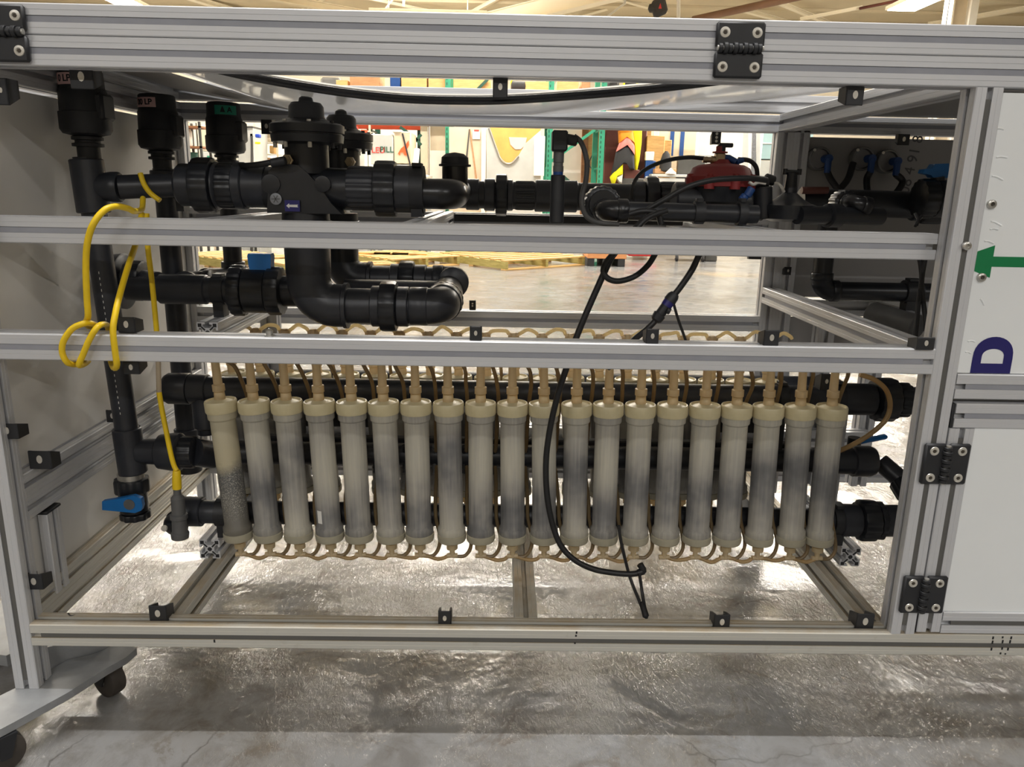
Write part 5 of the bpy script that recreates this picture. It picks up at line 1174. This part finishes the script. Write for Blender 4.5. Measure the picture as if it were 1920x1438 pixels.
# workbench clutter
WB = thing('workbench', at(1262, 460, 11800), 'light grey workbench with clutter right of the jackets', 'workbench')
slab(1222, 326, 1310, 333, 11800, 250, 6).build('top', GREYM, WB); slab(1224, 333, 1308, 400, 11820, 220, 6).build('front', GREYM, WB)
for u in (1226, 1304): slab(u, 400, u+5, 462, 11820, 60, 4).build('leg', DGREY, WB)
for nme, r_, m_, l_, c_ in (('cardboard_sheet', (1214, 254, 1234, 460), CARD, 'tan cardboard flap standing at the left of the workbench', 'cardboard'), ('cardboard_sheet', (1235, 262, 1247, 460), WOOD, 'pale cardboard flap behind the dark bag', 'cardboard'),
                            ('white_box', (1211, 284, 1226, 301), WHT, 'white box on the blue crate left of the workbench', 'box'), ('blue_crate', (1211, 301, 1220, 460), DBLUE, 'navy crate under the white box by the workbench', 'crate'),
                            ('grey_drawer_unit', (1272, 293, 1310, 460), DGREY, 'dark grey drawer unit behind the workbench', 'drawers')):
    solo(nme, slab(*r_, {'cardboard_sheet': 12350 if r_[0] > 1220 else 12230}.get(nme, 12070), 100, 8), m_, l_, c_)
solo('dark_bag', MB().lathe(at(1247, 322, 11950), Z_, [(0, 60), (20, 100), (160, 95), (280, 60), (330, 20)], 18), BLACKF, 'dark plastic bag on the workbench', 'bag')
solo('paper_heap', MB().lathe(at(1257, 326, 11850), Z_, [(0, 95), (20, 90), (60, 40), (95, 5)], 7), PAPER, 'crumpled white paper on the workbench edge', 'paper')
solo('parts_tray', slab(1228, 316, 1268, 326, 11900, 200, 6), CARD2, 'brown parts tray on the workbench in front of the dark bag', 'tray')
# cream cabinet with blue stripes, white doors, curtains
SC2 = thing('striped_cabinet', at(1280, 300, 12700), 'cream cabinet with blue vertical stripes behind the workbench', 'cabinet'); slab(1236, 235, 1314, 470, 13150, 400, 8).build('body', TAN, SC2)
for u in (1258, 1277): slab(u, 240, u+4, 292, 13140, 9, 1).build('stripe', DBLUE, SC2)
WD = thing('white_cabinet', at(1355, 460, 12300), 'tall white double-door cabinet behind the pilot valve', 'cabinet'); slab(1312, 228, 1378, 460, 12400, 180, 8).build('left_door', WHT, WD); slab(1382, 228, 1412, 460, 12430, 150, 8).build('right_door', WHT, WD); solo('grey_board', slab(1312, 290, 1345, 330, 12200, 60, 4), GREYM, 'grey board leaning on the white cabinet', 'board')
CU = thing('strip_curtain', at(1412, 460, 11500), 'hanging clear grey strip curtain left of the back post', 'curtain')
for i, (u0, u1) in enumerate(((1392, 1402), (1402, 1407), (1408, 1417), (1417, 1424))): pxpoly([(u0+3, 235), (u1+1, 235), (u1+i*.6, 470), (u0-8+i*2, 470)], 11500+i*20, 12, (GREYM, WHT, BADGE, GREYM)[i], 'strip', CU)
PB = thing('pale_blue_cabinet', at(1440, 460, 12500), 'pale blue cabinet at the right edge of the back opening', 'cabinet'); slab(1420, 228, 1520, 300, 12600, 500, 8).build('upper_door', LBLUE, PB); slab(1420, 301, 1520, 470, 12620, 500, 8).build('lower_door', GREYM, PB); slab(1420, 268, 1520, 272, 12580, 20, 2).build('rail', GREYM, PB)
# left part of the back opening
SU = thing('storage_shelf', at(362, 400, 9950), 'dark storage shelf at the far left of the back opening', 'shelf')
x0_, x1_ = at(343, 280, 9850).x, at(380, 280, 9850).x
for v in (236, 274, 313, 380):
    zq = at(360, v, 9850).z; MB().box((x0_, 9820, zq-24), (x1_, 10200, zq)).build('plate', WOODD, SU)
for x in (x0_, x1_-30):
    for y in (9820, 10170): MB().box((x, y, ZF), (x+30, y+30, at(360, 228, 9850).z)).build('post', DGREY, SU)
q = at(351, 274, 10000); q.z = at(360, 274, 9850).z+.3; solo('white_tank', MB().lathe(q, Z_, [(0, 60), (20, 76), (200, 78), (232, 60), (245, 10)], 20), WHT, 'white rounded tank at the left of the back opening', 'tank')
q = at(364, 312, 9900); q.z = at(360, 313, 9850).z+.3; solo('green_drum', MB().lathe(q, Z_, [(0, 62), (6, 66), (80, 63), (86, 66), (92, 63), (190, 66), (196, 60)], 20), RACKD, 'dark green drum under the white tank', 'drum')
t = thing('wall_machine', at(390, 320, 10800), 'pinkish grey control cabinet left of the green-labelled sensor', 'cabinet'); slab(374, 235, 404, 284, 10800, 400, 8).build('upper_box', TAN, t); slab(380, 284, 400, 300, 10790, 380, 6).build('lower_box', GREYM, t); slab(388, 292, 395, 299, 10782, 8, 2).build('green_mark', RACKG, t); slab(366, 230, 374, 330, 10850, 60, 3).build('dark_post', DGREY, t)
t = thing('grey_press', at(458, 320, 10300), 'light grey wedge-shaped machine left of the front black valve', 'machine'); pxpoly([(461, 240), (474, 240), (476, 480), (425, 480), (446, 290), (459, 262)], 10300, 700, GREYM, 'wedge', t); pxpoly([(470, 255), (474, 255), (474, 480), (469, 480)], 10285, 12, DGREY, 'slot', t); slab(474, 250, 482, 480, 10300, 600, 6).build('side_plate', GREYM, t); slab(459, 236, 474, 240, 10290, 600, 3).build('dark_top', DGREY, t)
slab(478, 251, 486, 258, 10200, 100, 8).build('blue_switch_box', BINB, t); slab(478, 266, 487, 270, 10260, 40, 3).build('yellow_tag', HIVIS, t)
t = thing('parts_shelf', at(490, 330, 10900), 'white shelf of small parts behind the front black valve', 'shelf')
for i in range(4): slab(436, 243+i*22, 520, 246+i*22, 11000, 400, 3).build('shelf_plate', WHT, t)
for u in (436, 450, 478, 518): slab(u, 230, u+3, 340, 10995, 40, 3).build('upright', TAN, t)
for i, (u, v, m_) in enumerate(((490, 243, GREYM), (500, 265, TAN), (508, 243, WHT), (492, 309, CARD2), (440, 265, WHT), (440, 287, CARD2), (505, 287, CARD))):
    a_, b_ = at(u, v-14, 11060), at(u+10, v, 11060); zq = at(478, v, 11000).z
    solo('shelf_item', MB().box((a_.x, 11060, zq+.3), (b_.x, 11260, a_.z), 8), m_, ('grey box on the top plate', 'tan box on the second plate', 'white box on the top plate', 'brown box on the bottom plate', 'white box on the left second plate', 'brown box on the left third plate', 'cardboard box on the third plate')[i]+' of the white parts shelf', 'box')
t = thing('sign_stand', at(368, 400, 11500), 'white board on two posts at the top left of the back opening', 'sign'); slab(348, 212, 388, 229, 11500, 40, 4).build('board', WHT, t)
for u in (350, 384): p0 = at(u, 228, 11510); MB().box((p0.x, 11510, ZF), (p0.x+30, 11535, p0.z+20)).build('post', TAN, t)
WN = thing('window_1', at(430, 155, 18900), 'x', 'x')
for q_ in ('label', 'category'): del WN[q_]
WN['kind'] = 'structure'
slab(386, 138, 476, 158, 18940, 40, 4).build('pane', DGREY, WN); slab(382, 134, 480, 139, 18930, 60, 4).build('frame', WHT, WN); slab(382, 157, 480, 161, 18930, 60, 4).build('frame', WHT, WN); slab(382, 134, 387, 161, 18930, 60, 4).build('frame', WHT, WN); slab(475, 134, 480, 161, 18930, 60, 4).build('frame', WHT, WN)
RP = thing('red_banner', at(600, 190, 13500), 'faded red and white banner glimpsed above the sagging sheet', 'banner')
slab(500, 160, 688, 470, 14600, 20, 2).build('cloth', WHT, RP); pxpoly([(520, 172), (600, 164), (680, 182), (640, 186), (560, 182)], 14594, 4, PINK, 'red_shape', RP); pxpoly([(600, 196), (660, 190), (640, 200)], 14594, 4, PINK, 'red_shape', RP)
solo('machine_parts', slab(540, 150, 600, 460, 13900, 200, 30), GREYM, 'pale machine housing above the red banner', 'machine')
solo('grey_housing', slab(600, 144, 648, 460, 13900, 300, 40), DGREY, 'grey machine housing left of the cartons', 'machine')

# pallets on the floor
def pallet(A, B, C, label, h=140, nb=7, wood=WOOD, lead=WOODG, lim=(1500, 1500)):
    """A the near corner, B and C the floor pixels of its two neighbours"""
    a = atz(*A, ZF) if not isinstance(A, Vector) else A; b = atz(*B, ZF) if not isinstance(B, Vector) else B; c = atz(*C, ZF) if not isinstance(C, Vector) else C
    u = b-a; L1 = min(u.length, lim[0]); u.normalize(); v_ = c-a; L2 = min(v_.length, lim[1]); v_ = (v_-u*v_.dot(u)).normalized()
    t = thing('pallet', a+u*L1/2+v_*L2/2, label, 'pallet', 'wooden pallets')
    ax = lambda x, y, z, lx, ly, lz: (a+u*(x+lx/2)+v_*(y+ly/2)+Z_*(z+lz/2), (u*lx/2, v_*ly/2, Z_*lz/2))
    for i in range(nb):
        MB().obox(*ax(0, i*(L2-100)/(nb-1), h-20, L1, 100, 20), 2).build('deck_board', wood, t)
    for i in range(3):
        MB().obox(*ax(i*(L1-45)/2, 0, 20, 45, L2, h-40), 2).build('stringer', lead, t)
    for i in range(3): MB().obox(*ax(0, i*(L2-100)/2, 0, L1, 100, 20), 2).build('bottom_board', wood, t)
    return t
pallet((948, 508), (1097, 498), (865, 488), 'pine pallet on the floor at the centre of the back opening')
pallet((735, 506), (862, 497.5), (640, 492), 'pine pallet left of the centre one, behind the rear lower elbow')
pallet((745, 515), (600, 521), (748, 509), 'pine pallet behind the front lower union, nearest of the row', lim=(1300, 560))
pallet((441, 508), (560, 499), (360, 490), 'pine pallet at far left seen beside the blue valve handle', lim=(900, 1300))
pallet((532, 517), (610, 512), (505, 508), 'small pine pallet behind the big lower elbow', lim=(760, 700))
pc_ = thing('stacked_boards', atz(720, 480, ZF), 'loose pine boards on top of the left pallet', 'boards')
for i in range(3):
    q = at(700+i*34, 466, 9500); q.z = ZF+153; MB().obox(q, (X_*240, Y_*50, Z_*12), 2).build('board', WOOD, pc_)
t = thing('wooden_crate_base', atz(1140, 498, ZF), 'reddish wooden crate on black skids right of the pallets', 'crate')
q = atz(1101, 499, ZF); MB().box((q.x, q.y, ZF+110), (q.x+560, q.y+700, ZF+260), 6).build('boards', wood_mat('reddish_board', (204, 136, 84), (226, 160, 106)), t)
for i in range(3): MB().box((q.x+i*220, q.y, ZF), (q.x+i*220+100, q.y+700, ZF+110), 4).build('skid', BLACKF, t)
solo('red_jack', MB().box((at(1178, 480, 11000).x, 11000, ZF+60), (at(1232, 480, 11000).x, 11500, at(1180, 470, 11000).z), 12), REDS, 'red floor jack body beyond the reddish crate', 'jack')
t = thing('dolly', atz(1300, 490, ZF), 'low dark dolly on casters on the bright floor', 'dolly')
a, b = atz(1262, 490, ZF), atz(1322, 490, ZF); MB().box((a.x, a.y, ZF+120), (b.x, a.y+500, ZF+160), 6).build('deck', DGREY, t)
for x in (a.x+60, b.x-60):
    MB().lathe((x-20, a.y+30, ZF+50), X_, [(0, 40), (4, 50), (36, 50), (40, 40)], 16).build('wheel', BLACKF, t); MB().box((x-30, a.y+10, ZF+50), (x-24, a.y+50, ZF+122)).build('fork', STEEL, t)
solo('grey_bin', MB().box((at(1322, 480, 11000).x, 11000, ZF), (at(1345, 480, 11000).x, 11300, at(1330, 470, 11000).z), 12), DGREY, 'dark grey low bin right of the dolly', 'bin')
